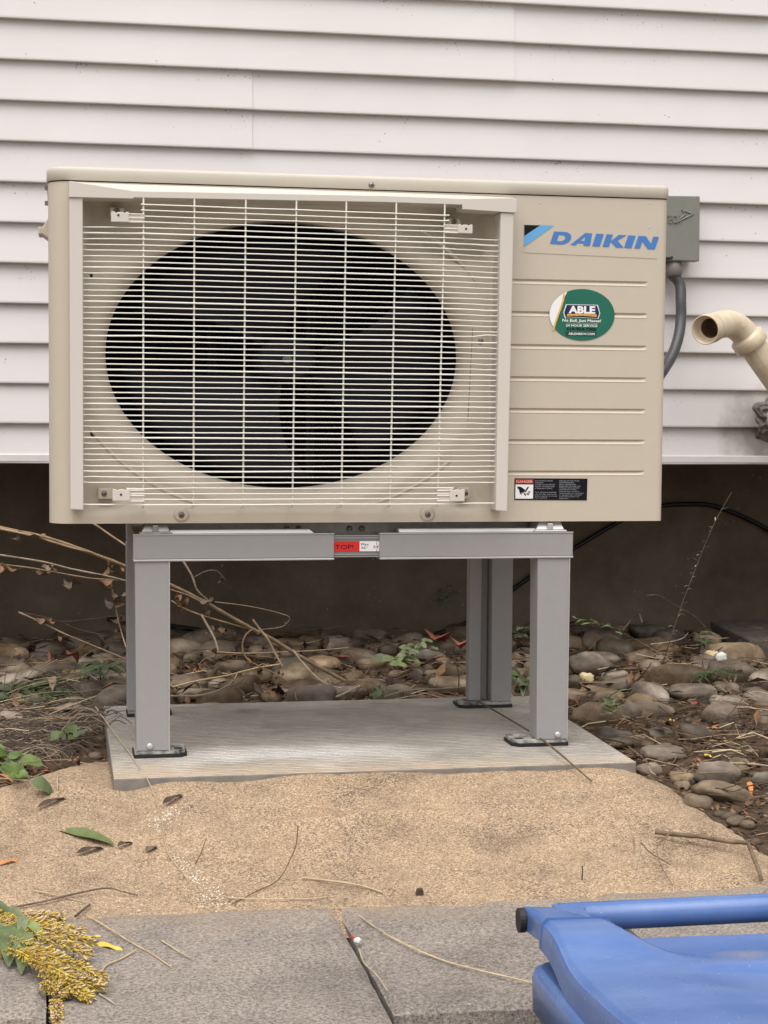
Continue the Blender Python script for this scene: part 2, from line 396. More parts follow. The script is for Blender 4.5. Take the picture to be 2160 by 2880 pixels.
M['stem_pale'] = mat('pale_dry_stem', (.52, .42, .28), .7, var=(45, .3), rnd=.2)
M['stem_dark'] = mat('dark_dry_stem', (.085, .058, .04), .8, var=(45, .4), rnd=.3)
M['stem_brown'] = mat('brown_stem', (.155, .105, .062), .75, var=(45, .5), rnd=.2)
M['dryleaf'] = mat('dry_leaf', (.20, .13, .085), .8, var=(60, .45), rnd=.35)
M['darkleaf'] = mat('dark_dry_leaf', (.07, .045, .032), .8, var=(60, .45))
M['redleaf'] = mat('red_leaf', (.30, .09, .06), .7, var=(60, .4))
M['orangeleaf'] = mat('orange_leaf', (.50, .20, .06), .65, var=(60, .3))
M['yellowleaf'] = mat('yellow_leaf', (.66, .47, .07), .6, var=(80, .2))
M['leaf'] = mat('green_leaf', (.085, .125, .038), .55, var=(60, .4), rnd=.3)
M['leaf_pale'] = mat('pale_green_leaf', (.17, .205, .10), .6, var=(60, .3), rnd=.25)
M['leaf_dark'] = mat('dark_green_leaf', (.05, .068, .028), .55, var=(60, .4), rnd=.3)
M['grass'] = mat('grass_blade', (.17, .20, .075), .6, var=(30, .5), rnd=.3)
M['straw'] = mat('straw', (.55, .44, .28), .7, var=(30, .3))
M['flower'] = mat('goldenrod_floret', (.50, .35, .05), .7, var=(160, .5))
M['flower_dry'] = mat('faded_floret', (.30, .185, .08), .8, var=(160, .5))
M['bin'] = mat('blue_cart_plastic', (.075, .165, .46), .38, spec=.5)
t = NT(M['bin']); xyz = t.sep()
c = t.ramp(t.noise(5, 5, .6), (.3, (.064, .132, .345)), (.7, (.090, .170, .41)))
scr = t.math('MULTIPLY', t.ramp(t.noise(4, 6, .7, t.scaled((1, 3.2, 1))), (.50, 0.), (.70, .34)), 1.)
c = t.mix(scr, c, (.20, .28, .47))
dst = t.math('MULTIPLY', t.ramp(t.voro(110), (.05, .8), (.10, 0.)), t.ramp(t.noise(14, 3), (.52, 0.), (.60, 1.)))
c = t.mix(dst, c, (.42, .42, .40))
ddx = t.math('DIVIDE', t.math('SUBTRACT', xyz['X'], .613), .035); ddy = t.math('DIVIDE', t.math('ADD', xyz['Y'], 1.135), .020)
dd = t.math('ADD', t.math('SQRT', t.math('ADD', t.math('MULTIPLY', ddx, ddx), t.math('MULTIPLY', ddy, ddy))), t.math('MULTIPLY', t.math('SUBTRACT', t.noise(60, 4), .5), 1.2))
c = t.mix(t.ramp(dd, (.1, .55), (1., 0.)), c, (.28, .27, .24))
t.set(c, t.bump(t.noise(7, 3), .12, .02), t.ramp(t.noise(9, 4), (.3, .18), (.7, .34)))
M['binlow'] = M['bin']
M['foam'] = mat('white_foam', (.85, .84, .80), .6, var=(90, .15))
M['foamy'] = mat('yellowed_foam', (.72, .58, .33), .7, var=(90, .3))
M['block'] = mat('dark_concrete_block', (.105, .088, .072), .95, var=(50, .4), bump=(160, .7, .004))

# ------------------------------------------------------------------ ground shape
PX0, PX1, PY0, PY1 = .0882, .8582, -.1325, .4516
CAPZ, CAPB, CAPF = -.08, -.515, -.90
def ground_z(x, y):
    z = -.032
    if y < -.1: z = -.032 - (-.1-y)*.145
    z += .010*nz(x*3, y*3, 1) + .006*nz(x*9, y*9, 2)+.003*nz(x*25, y*25, 3)
    if -.06 < x < .84 and -.52 < y < -.13: z -= .035*sstep(-.06, .04, x)*sstep(.84, .76, x)*sstep(-.13, -.2, y)*sstep(-.52, -.46, y)
    if y > .5: z += .012*sstep(.5, 1.4, y)*(.5+nz(x*2, 5))
    if y < CAPB+.05: z -= .03*sstep(CAPB+.05, CAPB, y)
    return z
def sand_z(x, y):
    pts = [(-.60, -.094), (-.50, -.080), (-.42, -.068), (-.33, -.050), (-.25, -.034), (-.18, -.018), (-.1325, -.0055), (-.05, -.008), (.3, -.022), (.6, -.03)]
    if y <= pts[0][0]: z = pts[0][1]
    else:
        z = pts[-1][1]
        for (a, za), (b, zb) in zip(pts, pts[1:]):
            if a <= y <= b: z = za+(zb-za)*(y-a)/(b-a); break
    # uneven crest against the pad
    k = sstep(-.34, -.14, y)
    z += k*(.0032*math.sin(x*15+1.2)+.0010*math.sin(x*41))
    z -= k*.010*math.exp(-((x-.10)/.05)**2)
    # right and left ends of the mound
    xr = .835+.14*(-.13-y)/.32
    d = (x-xr+.065)/.12
    if d > 0: z -= .028*d*d
    yb = .10+(x-.06)*1.5
    d = (y-yb+.10)/.12
    if d > 0 and x < .2: z -= .020*d*d
    if y > -.05 and x > .2: z -= .2
    # scraped hollows and little ridges
    q = math.exp(-(((x-.36)/.20)**2+((y+.36)/.085)**2))
    z -= .006*q
    z += .0075*math.exp(-((y+.255+.10*(x-.42)**2*4)/.012)**2)*math.exp(-((x-.40)/.16)**2)
    z -= .013*abs(math.sin((x-.40)*13+y*3))*q
    z += .009*math.exp(-((x-.415+.25*(y+.4))/.022)**2)*math.exp(-((y+.40)/.06)**2)
    z += .0045*nz(x*7, y*7, 4)+.0016*nz(x*22, y*22, 6)+.0012*nz(x*70, y*70, 8)
    return z
def surf(x, y):
    if PX0 <= x <= PX1 and PY0 <= y <= PY1: return 0.
    z = max(ground_z(x, y), sand_z(x, y) if y < .4 else -9)
    if CAPF <= y <= CAPB: z = max(z, CAPZ)
    return z
def at_ground(u, v, lift=0.):
    d = ray(u, v); t0 = (.12-CAM.z)/d.z
    t1 = t0
    for i in range(4000):
        t1 = t0+i*.004
        p = CAM+d*t1
        if p.y > 1.44 or p.z-lift <= surf(p.x, p.y): break
    p = CAM+d*t1
    return Vector((p.x, p.y, max(surf(p.x, p.y)+lift, p.z-.004)))

# ------------------------------------------------------------------ setting
def grid(g, x0, x1, nx, y0, y1, ny, fn, mi=0, warp=None):
    vs = []
    for j in range(ny+1):
        y = y0+(y1-y0)*j/ny
        for i in range(nx+1):
            x = x0+(x1-x0)*i/nx
            vs.append((x, y, fn(x, y)))
    fs = [(j*(nx+1)+i, j*(nx+1)+i+1, (j+1)*(nx+1)+i+1, (j+1)*(nx+1)+i) for j in range(ny) for i in range(nx)]
    g.add(vs, fs, mi, True)
g = G(); grid(g, -.6, 2.2, 280, -.56, 1.45, 200, ground_z)
gk = kind(build('ground', g, M['soil'], origin=(0, 0, 0)), 'structure')
g = G(); grid(g, -6, -.6, 40, -.56, 1.45, 20, ground_z); grid(g, 2.2, 7, 36, -.56, 1.45, 20, ground_z)
kind(build('side_ground', g, M['soil'], origin=(0, 0, 0)), 'structure')
g = G(); grid(g, -.75, 1.15, 380, -.60, .30, 180, lambda x, y: sand_z(x, y) if not (PX0+.004 < x < PX1-.004 and PY0+.004 < y) else -.06)
kind(build('sand', g, M['sand'], origin=(0, 0, 0)), 'structure')
g = G(); g.add([(-60, -60, -.75), (60, -60, -.75), (60, 60, -.752), (-60, 60, -.752)], [(0, 1, 2, 3)])
kind(build('lower_ground', g, M['lower'], origin=(0, 0, 0)), 'structure')

# house: siding, starter trim, soffit, foundation
house = thing('house', 'white lap-sided house wall jutting out over a dark concrete foundation', 'house', (.5, .95, -.05))
def plank(i, x0, x1, dy=0., zlo=None):
    zb = ZA+i*SP; zt = zb+SP+.008; g = G()
    prof = [(.0165, zb+.0022), (.0030, zb+.0016), (.0022, zb-.0008), (-.0030, zb-.0010), (-.0042, zb+.0006), (-.0042, zb+.0036), (.0105, zt), (.0165, zt)]
    n = len(prof); N = max(2, int((x1-x0)/.1))
    vs = []
    for k in range(N+1):
        x = x0+(x1-x0)*k/N; wv = .0007*nz(x*4, i*3.7, 5)+.0003*nz(x*17, i*1.7, 2)
        vs += [(x, YW-.012+py+dy+wv*.7, pz+wv) for py, pz in prof]
    fs = [(k*n+a, (k+1)*n+a, (k+1)*n+a+1, k*n+a+1) for k in range(N) for a in range(n-1)]
    g.add(vs, fs, 0, False)
    g.add(vs[:n], [tuple(range(n))]); g.add(vs[-n:], [tuple(range(n-1, -1, -1))])
    build('siding_plank', g, M['siding'], house)
seams = {7: [.3958], 8: [.3958], 9: [.938], 10: [.936], 5: [.937], 11: [1.4876], -1: [1.9], 2: [-.6], 4: [2.3], 13: [.2], 14: [1.1], 15: [.6]}
for i in range(-1, 34):
    xs = [-5.]+seams.get(i, [random.uniform(-4, -1.2)] if i % 2 else [random.uniform(2, 4)])+[6.]
    for k, (a, b) in enumerate(zip(xs, xs[1:])):
        plank(i, a, b+.0012 if k < len(xs)-2 else b, dy=-.0030) if k == 0 else plank(i, a-.02, b)
g = G(); g.prism([(-5, .4076), (6, .4076), (6, .4225), (-5, .4225)], YW-.020, YW+.02)
build('starter_trim', g, M['trim'], house, bevel=.0015)
g = G(); g.box(-5, YW+.006, .40, 6, 1.60, .4065); build('soffit', g, M['soffit'], house)
g = G(); g.box(-5, YW+.008, .43, 6, 1.6, 3.3); build('wall_core', g, M['soffit'], house)
g = G(); grid(g, -5, 6, 200, 0, 1, 12, lambda x, y: 0.)
g.xf(lambda p: Vector((p.x, 1.45+.004*nz(p.x*3, p.y*4), -.12+p.y*.522)))
build('foundation', g, M['foundation'], house)

# retaining wall of cap stones
rw = thing('retaining_wall', 'low retaining wall topped with speckled grey cap stones in front of the sand', 'wall', (.5, -.7, -.75))
def cap(x0, x1, yf, seed, dz=0.):
    g = G(); nx, ny = 34, 30
    e = .003
    x0 += e; x1 -= e
    def top(x, y):
        d = min(x-x0, x1-x, y-yf, CAPB-y); 
        return CAPZ+dz+.0022*nz(x*20, y*20, seed)+.0012*nz(x*70, y*70, seed)-.006*(1-sstep(0, .010, d))
    vs = []; fs = []
    for j in range(ny+1):
        for i in range(nx+1):
            fi = i/nx; fj = j/ny
            fi = .5-.5*math.cos(PI*fi)*(.55+.45*abs(math.cos(PI*fi))); fj = .5-.5*math.cos(PI*fj)*(.55+.45*abs(math.cos(PI*fj)))
            x = x0+(x1-x0)*fi; y = yf+(CAPB-yf)*fj
            ed = 1-sstep(0, .03, min(x-x0, x1-x, y-yf))
            x += .0018*nz(x*35, y*35, seed+3)*ed; y += .0035*nz(x*30, y*30, seed+7)*ed
            vs.append((x, y, top(x, y)))
    fs = [(j*(nx+1)+i, j*(nx+1)+i+1, (j+1)*(nx+1)+i+1, (j+1)*(nx+1)+i) for j in range(ny) for i in range(nx)]
    # split-faced front and the three plain sides
    def skirt(idx, rough):
        k = 6; rows = [[vs[i] for i in idx]]
        for q in range(1, k+1):
            row = []
            for i in idx:
                x, y, z = vs[i]; zz = z-(.062*q/k)
                o = rough*(.012*nz(x*28, zz*45, seed)+.008*nz(x*70, zz*90, seed+1)+.006)
                row.append((x, y-o*min(1, q/1.5), zz+rough*.004*nz(x*50, q, seed)))
            rows.append(row)
        b = len(vs); n = len(idx)
        for r in rows: vs.extend(r)
        for r in range(k):
            for i in range(n-1): fs.append((b+r*n+i, b+(r+1)*n+i, b+(r+1)*n+i+1, b+r*n+i+1))
    skirt(list(range(nx+1)), 1.)
    skirt([j*(nx+1)+nx for j in range(ny+1)], 0.); skirt([j*(nx+1) for j in range(ny, -1, -1)], 0.); skirt([ny*(nx+1)+i for i in range(nx, -1, -1)], 0.)
    g.add(vs, fs, 0, True)
    return build('cap_stone', g, M['cap'], rw)
cx = [-1.35, -1.02, -.675, -.335, .003, .343, .672, 1.01, 1.35, 1.69]
for k, (a, b) in enumerate(zip(cx, cx[1:])):
    cap(a, b, {3: -.835, 4: -.97, 5: -.885, 6: -.90}.get(k, -.9), k*3.1, [0, .001, -.001, .0015, 0, -.0012, .001, 0, .001][k])
for r in range(5):
    z1 = CAPZ-.066-r*.125
    for k in range(9):
        x0 = -1.5+k*.34+(.17 if r % 2 else 0)
        g = G(); n = 8
        vs = []
        for j in range(n+1):
            for i in range(n+1):
                x = x0+.004+(.332)*i/n; z = z1-.003-.118*j/n
                ed = min(i, n-i, j, n-j)
                vs.append((x, -.872-(.016*nz(x*25, z*35, r)+.014)*(1 if ed else 0), z))
        g.add(vs, [(j*(n+1)+i, (j+1)*(n+1)+i, (j+1)*(n+1)+i+1, j*(n+1)+i+1) for j in range(n) for i in range(n)], 0, True)
        g.box(x0+.004, -.871, z1-.121, x0+.336, -.60, z1-.003)
        build('wall_block', g, M['cap'], rw)

# concrete pad
pad = None
g = G(); N = 40
def edge_noise(x, z): return .0012*nz(x*25, z*40)
g.box(PX0, PY0, -.060, PX1, PY1, 0.)
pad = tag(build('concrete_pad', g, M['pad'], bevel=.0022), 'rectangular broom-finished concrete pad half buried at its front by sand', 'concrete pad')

# river stones belong to the ground
def stone_mesh(seed):
    r = random.Random(seed); bm = bmesh.new(); bmesh.ops.create_icosphere(bm, subdivisions=3, radius=.5)
    a = r.uniform(2.2, 3.2); off = r.uniform(0, 90)
    for v_ in bm.verts:
        p = v_.co.copy(); d = p.normalized()
        # rounded-box like, flattened river stone
        q = (abs(d.x)**a+abs(d.y)**a+abs(d.z)**a)**(-1/a)
        k = q*.5*(1+.24*mnoise.noise(d*1.1+Vector((off, 0, 0)))+.09*mnoise.noise(d*2.6+Vector((0, off, 0)))+.02*mnoise.noise(d*7+Vector((0, 0, off))))
        v_.co = d*k
    me = bpy.data.meshes.new('stone'); bm.to_mesh(me); bm.free()
    xs = [v_.co.x for v_ in me.vertices]; ys = [v_.co.y for v_ in me.vertices]; zs = [v_.co.z for v_ in me.vertices]
    for v_ in me.vertices:
        v_.co.x = (v_.co.x-(min(xs)+max(xs))/2)/(max(xs)-min(xs)); v_.co.y = (v_.co.y-(min(ys)+max(ys))/2)/(max(ys)-min(ys)); v_.co.z = (v_.co.z-(min(zs)+max(zs))/2)/(max(zs)-min(zs))
    for p in me.polygons: p.use_smooth = True
    me.materials.append(M['stone']); return me
SM = [stone_mesh(i) for i in range(12)]
stones = []
def stone(x, y, z, l, d, h, rz=0., tilt=0.):
    o = bpy.data.objects.new('stone', SM[len(stones) % 12]); COL.objects.link(o); o.parent = gk
    o.location = (x, y, z); o.scale = (l, d, h); o.rotation_euler = (random.uniform(-.15, .15), tilt, rz)
    stones.append((x, y, max(l, d)*.5)); return o
PHOTO_STONES = [  # u, v, width, height (pixels of the photograph), tilt in degrees
 (677,1939,125,72,-12),(798,1957,80,38,4),(737,1959,52,30,-5),(659,1880,95,45,6),(719,1907,95,42,0),(1009,1843,105,36,5),(915,1843,72,28,4),(868,1838,48,36,0),
 (1048,1872,95,44,0),(967,1862,58,38,0),(1222,1908,66,46,3),(1167,1903,46,38,0),(1292,1831,68,44,5),(1120,1902,58,30,4),(906,1959,74,24,2),(924,1942,68,18,0),
 (846,1884,52,26,-4),(990,1815,105,38,3),(868,1806,68,40,0),(1092,1832,56,40,0),(1195,1856,66,58,0),(1142,1852,52,40,0),(1286,1893,78,44,4),(1325,1905,34,46,0),
 (545,1935,85,42,-4),(540,1850,52,30,0),(560,1958,125,40,3),(470,1890,60,40,0),(600,1900,50,34,0),(770,1830,60,30,0),(1240,1868,60,36,0),(1060,1925,60,30,0),(1170,1940,90,28,3),
 (1668,1876,150,78,16),(1705,1797,112,54,0),(1826,1822,118,50,-4),(1826,1783,112,54,6),(1992,1801,88,50,8),(1622,1767,60,36,0),(1697,1826,60,38,0),
 (1730,1932,104,42,-8),(1697,1972,84,56,0),(1618,1926,44,46,0),(1826,1940,96,40,0),(1922,1943,70,38,0),(1976,1950,64,44,0),(2046,1940,84,38,8),
 (2055,1897,150,70,6),(2121,1951,62,38,0),(2105,1977,56,30,6),(2051,1982,116,50,4),(2028,2014,110,68,2),(2140,2000,60,48,0),(1834,2001,142,54,10),(1772,2010,66,66,22),
 (1859,2064,78,34,0),(1963,2072,104,60,12),(1755,2094,118,34,6),(1872,2123,138,44,4),(2017,2182,138,70,6),(2072,2172,80,40,0),(2042,2236,190,62,17),(1922,2192,80,36,10),
 (2143,2195,60,40,4),(2150,2130,40,40,0),(2145,1940,50,40,0),(2138,2042,56,50,0),(2120,1900,60,36,0),
 (31,1868,92,40,0),(146,1888,132,50,3),(288,1905,84,38,0),(75,1910,70,36,0),(20,2000,50,28,0),(205,1862,60,30,0),(110,1850,60,30,0),(240,1935,70,34,0),(30,1835,60,30,0),
 (1455,1880,40,40,0),(1462,1800,52,36,0),(1475,1840,46,38,0),(1465,1930,60,34,0),(1560,1850,60,36,0),
]
for (u, v, wd, ht, tl) in PHOTO_STONES:
    p = at_ground(u, v+ht*.25)
    D = (p-CAM).dot(_fw); L_ = wd/FPX*D; H_ = ht/FPX*D
    h = H_*1.0; dpt = L_*random.uniform(.55, .75)
    stone(p.x, p.y+dpt*.12, ground_z(p.x, p.y+dpt*.12)+h*.26, L_, dpt, h, random.uniform(-.25, .25), math.radians(tl))
def fill_stones(n, x0, x1, y0, y1, smin, smax, gap=.72):
    k = 0; tries = 0
    while k < n and tries < n*60:
        tries += 1
        x = random.uniform(x0, x1); y = random.uniform(y0, y1)
        if PX0-.03 < x < PX1+.03 and PY0-.03 < y < PY1+.02: continue
        if sand_z(x, y) > ground_z(x, y)-.004 and y < .4: continue
        s = random.uniform(smin, smax)*(1 if random.random() < .8 else 1.3)
        if any((x-a)**2+(y-b)**2 < ((r+s*.5)*gap)**2 for a, b, r in stones): continue
        h = s*random.uniform(.38, .62); stone(x, y, ground_z(x, y)+h*.20, s, s*random.uniform(.6, .9), h, random.uniform(-1.2, 1.2), random.uniform(-.2, .2)); k += 1
    return k
fill_stones(105, -.1, 1.0, .47, 1.40, .05, .10, .62)
fill_stones(60, .9, 1.75, .35, 1.40, .05, .11, .66)
fill_stones(52, .88, 1.5, -.47, .35, .025, .08, .85)
fill_stones(12, -.35, .08, .45, 1.40, .04, .09, .9)

# litter between the stones: nobody could count it
litter_m = [M['dryleaf'], M['darkleaf'], M['stem'], M['stem_dark'], M['redleaf'], M['straw'], M['orangeleaf']]
g = G(); R = random.Random(3)
def scrap(g, x, y, z, s, mi):
    a = R.uniform(0, 2*PI); c_, s_ = math.cos(a), math.sin(a); wd = s*R.uniform(.2, .5); b = R.uniform(-.3, .6)*s; tz = R.uniform(-.35, .35)*s
    pts = [(-s*.5, 0, tz), (0, -wd*.5, b*.5), (s*.5, 0, -tz+b*.3), (0, wd*.5, b*.4)]
    g.add([(x+px*c_-py*s_, y+px*s_+py*c_, z+pz+.003) for px, py, pz in pts], [(0, 1, 2), (0, 2, 3)], mi)
for k in range(19000):
    x = R.uniform(-.45, 1.75); y = R.uniform(-.5, 1.43)
    if PX0-.01 < x < PX1+.01 and PY0 < y < PY1+.005: continue
    if y < .4 and sand_z(x, y) > ground_z(x, y)+.001: continue
    if nz(x*4, y*4, 9) < -.25+R.uniform(-.2, .2) and not (x > .8 and y < .5): continue
    q = R.random()
    if q >= .72 and R.random() < (.25 if x > .85 and y < .45 else .6): q = .5
    if q < .72: scrap(g, x, y, ground_z(x, y), R.uniform(.006, .026), R.choice([0, 0, 0, 1, 1, 4 if R.random() < .25 else 0, 6 if R.random() < .3 else 1]))
    else:
        a = R.uniform(-.6, .6)+(PI/2 if R.random() < .3 else 0); l = R.uniform(.03, .12); zz = ground_z(x, y)+R.uniform(.004, .022)
        p0 = Vector((x, y, zz)); p1 = p0+Vector((math.cos(a)*l*.5, math.sin(a)*l*.5, R.uniform(-.006, .01))); p2 = p0+Vector((math.cos(a)*l, math.sin(a)*l+R.uniform(-.02, .02), R.uniform(-.012, .012)))
        g.tube([p0, p1, p2], R.uniform(.0005, .0012), 3, R.choice([2, 3, 3, 3, 2, 5]) if R.random() < .6 else 3, cap=False)
for sx0, sy0, sr0 in stones:
    for q in range(R.choice((0, 1, 1, 2, 3)) if sy0 > .45 else R.choice((0, 0, 1))):
        x, y = sx0+R.uniform(-1.1, 1.1)*sr0, sy0-R.uniform(.2, .9)*sr0
        if PX0-.02 < x < PX1+.02 and y < PY1+.015: continue
        scrap(g, x, y, ground_z(x, y)+R.uniform(.006, .028), R.uniform(.02, .05), R.choice([0, 1, 1, 1, 0, 4 if R.random() < .3 else 1]))
kind(tag(build('leaf_litter', g, litter_m), 'brown leaf scraps and broken stems scattered among the river stones', 'leaf litter'), 'stuff')
# small pebbles
g = G()
for k in range(900):
    x = R.uniform(-.4, 1.7); y = R.uniform(-.45, 1.42)
    if PX0-.01 < x < PX1+.01 and PY0 < y < PY1: continue
    if y < .4 and sand_z(x, y) > ground_z(x, y)+.001: continue
    s = R.uniform(.004, .014); g.blob((x, y, ground_z(x, y)+s*.2), s, s*R.uniform(.6, 1), s*.6, 6, 4)
kind(tag(build('pebbles', g, M['stone']), 'small brown pebbles lying between the larger river stones', 'pebbles'), 'stuff')
# white grit spilled in a streak down the sand
g = G()
for k in range(260):
    line = [(501, 2276), (462, 2302), (449, 2328), (495, 2412), (540, 2452), (566, 2484), (599, 2517), (631, 2549)]
    q = R.uniform(0, len(line)-1.001); i = int(q); f = q-i
    if i == 2: continue
    u = line[i][0]+(line[i+1][0]-line[i][0])*f+R.gauss(0, 22); v = line[i][1]+(line[i+1][1]-line[i][1])*f+R.gauss(0, 10)
    p = at_ground(u, v); s = R.uniform(.0005, .0013); g.blob(p, s, s, s*.8, 4, 3)
kind(tag(build('grit', g, M['foam']), 'streak of tiny white grit running down the sand', 'grit'), 'stuff')

# ------------------------------------------------------------------ heat pump unit
UZ0, UZ1, UW, UD = .3504, .8465, .94, .30
hp = thing('heat_pump', 'large beige outdoor heat pump unit with a wire fan grille, raised on the grey stand', 'heat pump', (UW/2, UD/2, UZ0))
def outline(grow=0., n=8):
    """plan outline, counter-clockwise from above: front left round corner, front, right corner, back"""
    RL, RR = .034, .011; pts = []
    for i in range(n+1):
        a = PI+PI/2*i/n; pts.append((RL+(RL+grow)*math.cos(a), RL+(RL+grow)*math.sin(a)))
    for i in range(n//2+1):
        a = 1.5*PI+PI/2*i/(n//2); pts.append((UW-RR+(RR+grow)*math.cos(a), RR+(RR+grow)*math.sin(a)))
    pts += [(UW+grow, UD+grow), (-grow, UD+grow)]
    return pts
FX0, FX1 = .034, .690
EC = (.3515, .600); ERX, ERZ = .2690, .2005
g = G()
ol = outline()
# left round corner, right end and back, as one wall without the front face
vs = []; left = ol[:9]; right = ol[9:]
for x, y in right[0:]+[left[0]]: vs += [(x, y, UZ0), (x, y, UZ1)]
k = len(right)+1
g.add(vs, [(2*i, 2*i+2, 2*i+3, 2*i+1) for i in range(k-1)], 0, False)
vs = []
for x, y in left: vs += [(x, y, UZ0), (x, y, UZ1)]
g.add(vs, [(2*i, 2*i+2, 2*i+3, 2*i+1) for i in range(len(left)-1)], 0, True)
g.add([(x, y, UZ0) for x, y in ol], [tuple(range(len(ol)-1, -1, -1))])
# fan panel: rings from the rectangle to the bell mouth
NA = 256; prof = [(1.17, 0.), (1.15, -.0016), (1.13, 0.), (1.10, .0012), (1.07, .0045), (1.035, .012), (1.012, .022), (1.0, .034), (1.0, .062)]
rows = []
rect = []
for i in range(NA):
    a = 2*PI*i/NA; c_, s_ = math.cos(a)*ERX, math.sin(a)*ERZ
    kx = ((FX1-EC[0]) if c_ > 0 else (EC[0]-FX0))/max(abs(c_), 1e-9); kz = ((UZ1-EC[1]) if s_ > 0 else (EC[1]-UZ0))/max(abs(s_), 1e-9)
    kk = min(kx, kz); rect.append((EC[0]+c_*kk, 0., EC[1]+s_*kk))
# snap the closest ring points to the rectangle's corners
for cxx, czz in ((FX0, UZ0), (FX1, UZ0), (FX0, UZ1), (FX1, UZ1)):
    j = min(range(NA), key=lambda q: (rect[q][0]-cxx)**2+(rect[q][2]-czz)**2); rect[j] = (cxx, 0., czz)
rows.append(rect)
for q in range(1, 8):
    f0 = q/8
    rows.append([(rect[i][0]*(1-f0)+(EC[0]+math.cos(2*PI*i/NA)*ERX*1.17)*f0, 0., rect[i][2]*(1-f0)+(EC[1]+math.sin(2*PI*i/NA)*ERZ*1.17)*f0) for i in range(NA)])
for f, y in prof: rows.append([(EC[0]+math.cos(2*PI*i/NA)*ERX*f, y, EC[1]+math.sin(2*PI*i/NA)*ERZ*f) for i in range(NA)])
b = []
for r in rows: b += r
def recess(x, z):
    return (.014+.026*sstep(.735, .772, z))*(1-sstep(.824, .832, z))*sstep(.366, .380, z)*sstep(.050, .060, x)*(1-sstep(.650, .662, x))
b = [(x, y+recess(x, z)*(1-sstep(.02, .062, y)), z) for x, y, z in b]
g.add(b, [(q*NA+i, q*NA+(i+1) % NA, (q+1)*NA+(i+1) % NA, (q+1)*NA+i) for q in range(len(rows)-1) for i in range(NA)], 0, True)
# pressed ridges around the bell mouth
for a0, a1 in ((205, 262), (282, 320), (28, 52)):
    g.tube([(EC[0]+math.cos(math.radians(a0+(a1-a0)*i/24))*ERX*1.215, .0150, EC[1]+math.sin(math.radians(a0+(a1-a0)*i/24))*ERZ*1.215) for i in range(25)], .0032, 6, 0)
# right hand panel with seven pressed grooves
GZ = [.7180, .6693, .6194, .5704, .5219, .4742, .4262]
zr = [UZ0]
gp = [(-.0056, 0.), (-.0050, -.0005), (-.0042, -.0004), (.0000, .0030), (.0008, .0032), (.0022, .0006), (.0028, 0.)]
for z in reversed(GZ): zr += [z+d for d, _ in gp]
zr.append(UZ1)
dep = {}
for z in GZ:
    for d, y in gp: dep[round(z+d, 6)] = y
xr_ = [FX1, .8975, .9010, .9045, .9070, .9085, UW-.011]; wt = [1, 1, .93, .72, .35, 0, 0]
vs = [(x, dep.get(round(z, 6), 0.)*wv, z) for z in zr for x, wv in zip(xr_, wt)]
n = len(xr_)
g.add(vs, [(j*n+i, j*n+i+1, (j+1)*n+i+1, (j+1)*n+i) for j in range(len(zr)-1) for i in range(n-1)], 0, False)
build('casing', g, M['beige'], hp)
# dark seam and top cover
g = G(); g.prismz(outline(-.0022), UZ1-.002, UZ1+.0020, 0); build('cover_seam', g, M['dark_gap'], hp)
g = G()
lev = [(.0012, .8482), (.0022, .8490), (.0022, .8620), (.0016, .8650), (0., .8672), (-.004, .8684)]
rings = [outline(gr_) for gr_, _ in lev]; n = len(rings[0]); vs = []
for (gr_, z), o_ in zip(lev, rings):
    # the cover falls slightly from the middle to the ends
    vs += [(x, y, z) for x, y in o_]
fs = [(q*n+i, q*n+(i+1) % n, (q+1)*n+(i+1) % n, (q+1)*n+i) for q in range(len(lev)-1) for i in range(n)]
g.add(vs, fs, 0, True); g.add(vs, [tuple(range((len(lev)-1)*n, len(lev)*n)), tuple(range(n-1, -1, -1))])
build('top_cover', g, M['cover'], hp)
# interior: shroud, coil, fan, motor bracket
g = G(); NB = 96
vs = []
for y, f in ((.058, 1.004), (.10, 1.0), (.235, 1.0)):
    vs += [(EC[0]+math.cos(2*PI*i/NB)*ERX*f, y, EC[1]+math.sin(2*PI*i/NB)*ERZ*f) for i in range(NB)]
g.add(vs, [(q*NB+i, q*NB+(i+1) % NB, (q+1)*NB+(i+1) % NB, (q+1)*NB+i) for q in range(2) for i in range(NB)], 0, True)
build('fan_shroud', g, M['black'], hp)
g = G(); g.box(.05, .236, .37, .66, .25, .84)
for i in range(150): g.box(.06+i*.004, .230, .38, .0615+i*.004, .236, .835)
build('coil', g, M['fin'], hp)
for x in (.247, .405):
    g = G(); g.box(x, .200, .37, x+.006, .212, .83); g.box(x+.010, .200, .37, x+.014, .212, .83); g.box(x, .206, .37, x+.014, .214, .83)
    build('motor_bracket', g, M['fan'], hp, bevel=.001)
FC = Vector((.360, .12, .596)); SQ = .755
fan = build('fan', G().tube([FC+Vector((0, -.028, 0)), FC+Vector((0, -.024, 0)), FC+Vector((0, .03, 0))], [.040, .046, .048], 28).xf(lambda p: Vector((p.x, p.y, FC.z+(p.z-FC.z)*SQ))), M['fan'], hp)
def blade(a0):
    g = G(); nr, na = 10, 12; vs = []
    for i in range(nr+1):
        r = .044+(.250-.044)*i/nr
        lead = .15+.55*(i/nr)**1.4; span = .95+.75*(i/nr)
        for j in range(na+1):
            a = a0+lead*.6-span*j/na
            vs.append((FC.x+math.cos(a)*r, FC.y-.020+.055*(j/na)+.01*math.sin(PI*j/na), FC.z+math.sin(a)*r*SQ))
    n = na+1
    fs = [(i*n+j, i*n+j+1, (i+1)*n+j+1, (i+1)*n+j) for i in range(nr) for j in range(na)]
    g.add(vs, fs, 0, True); o = build('blade', g, M['fan'], fan)
    s_ = o.modifiers.new('thickness', 'SOLIDIFY'); s_.thickness = .003
for k in range(3): blade(math.radians(15+120*k))
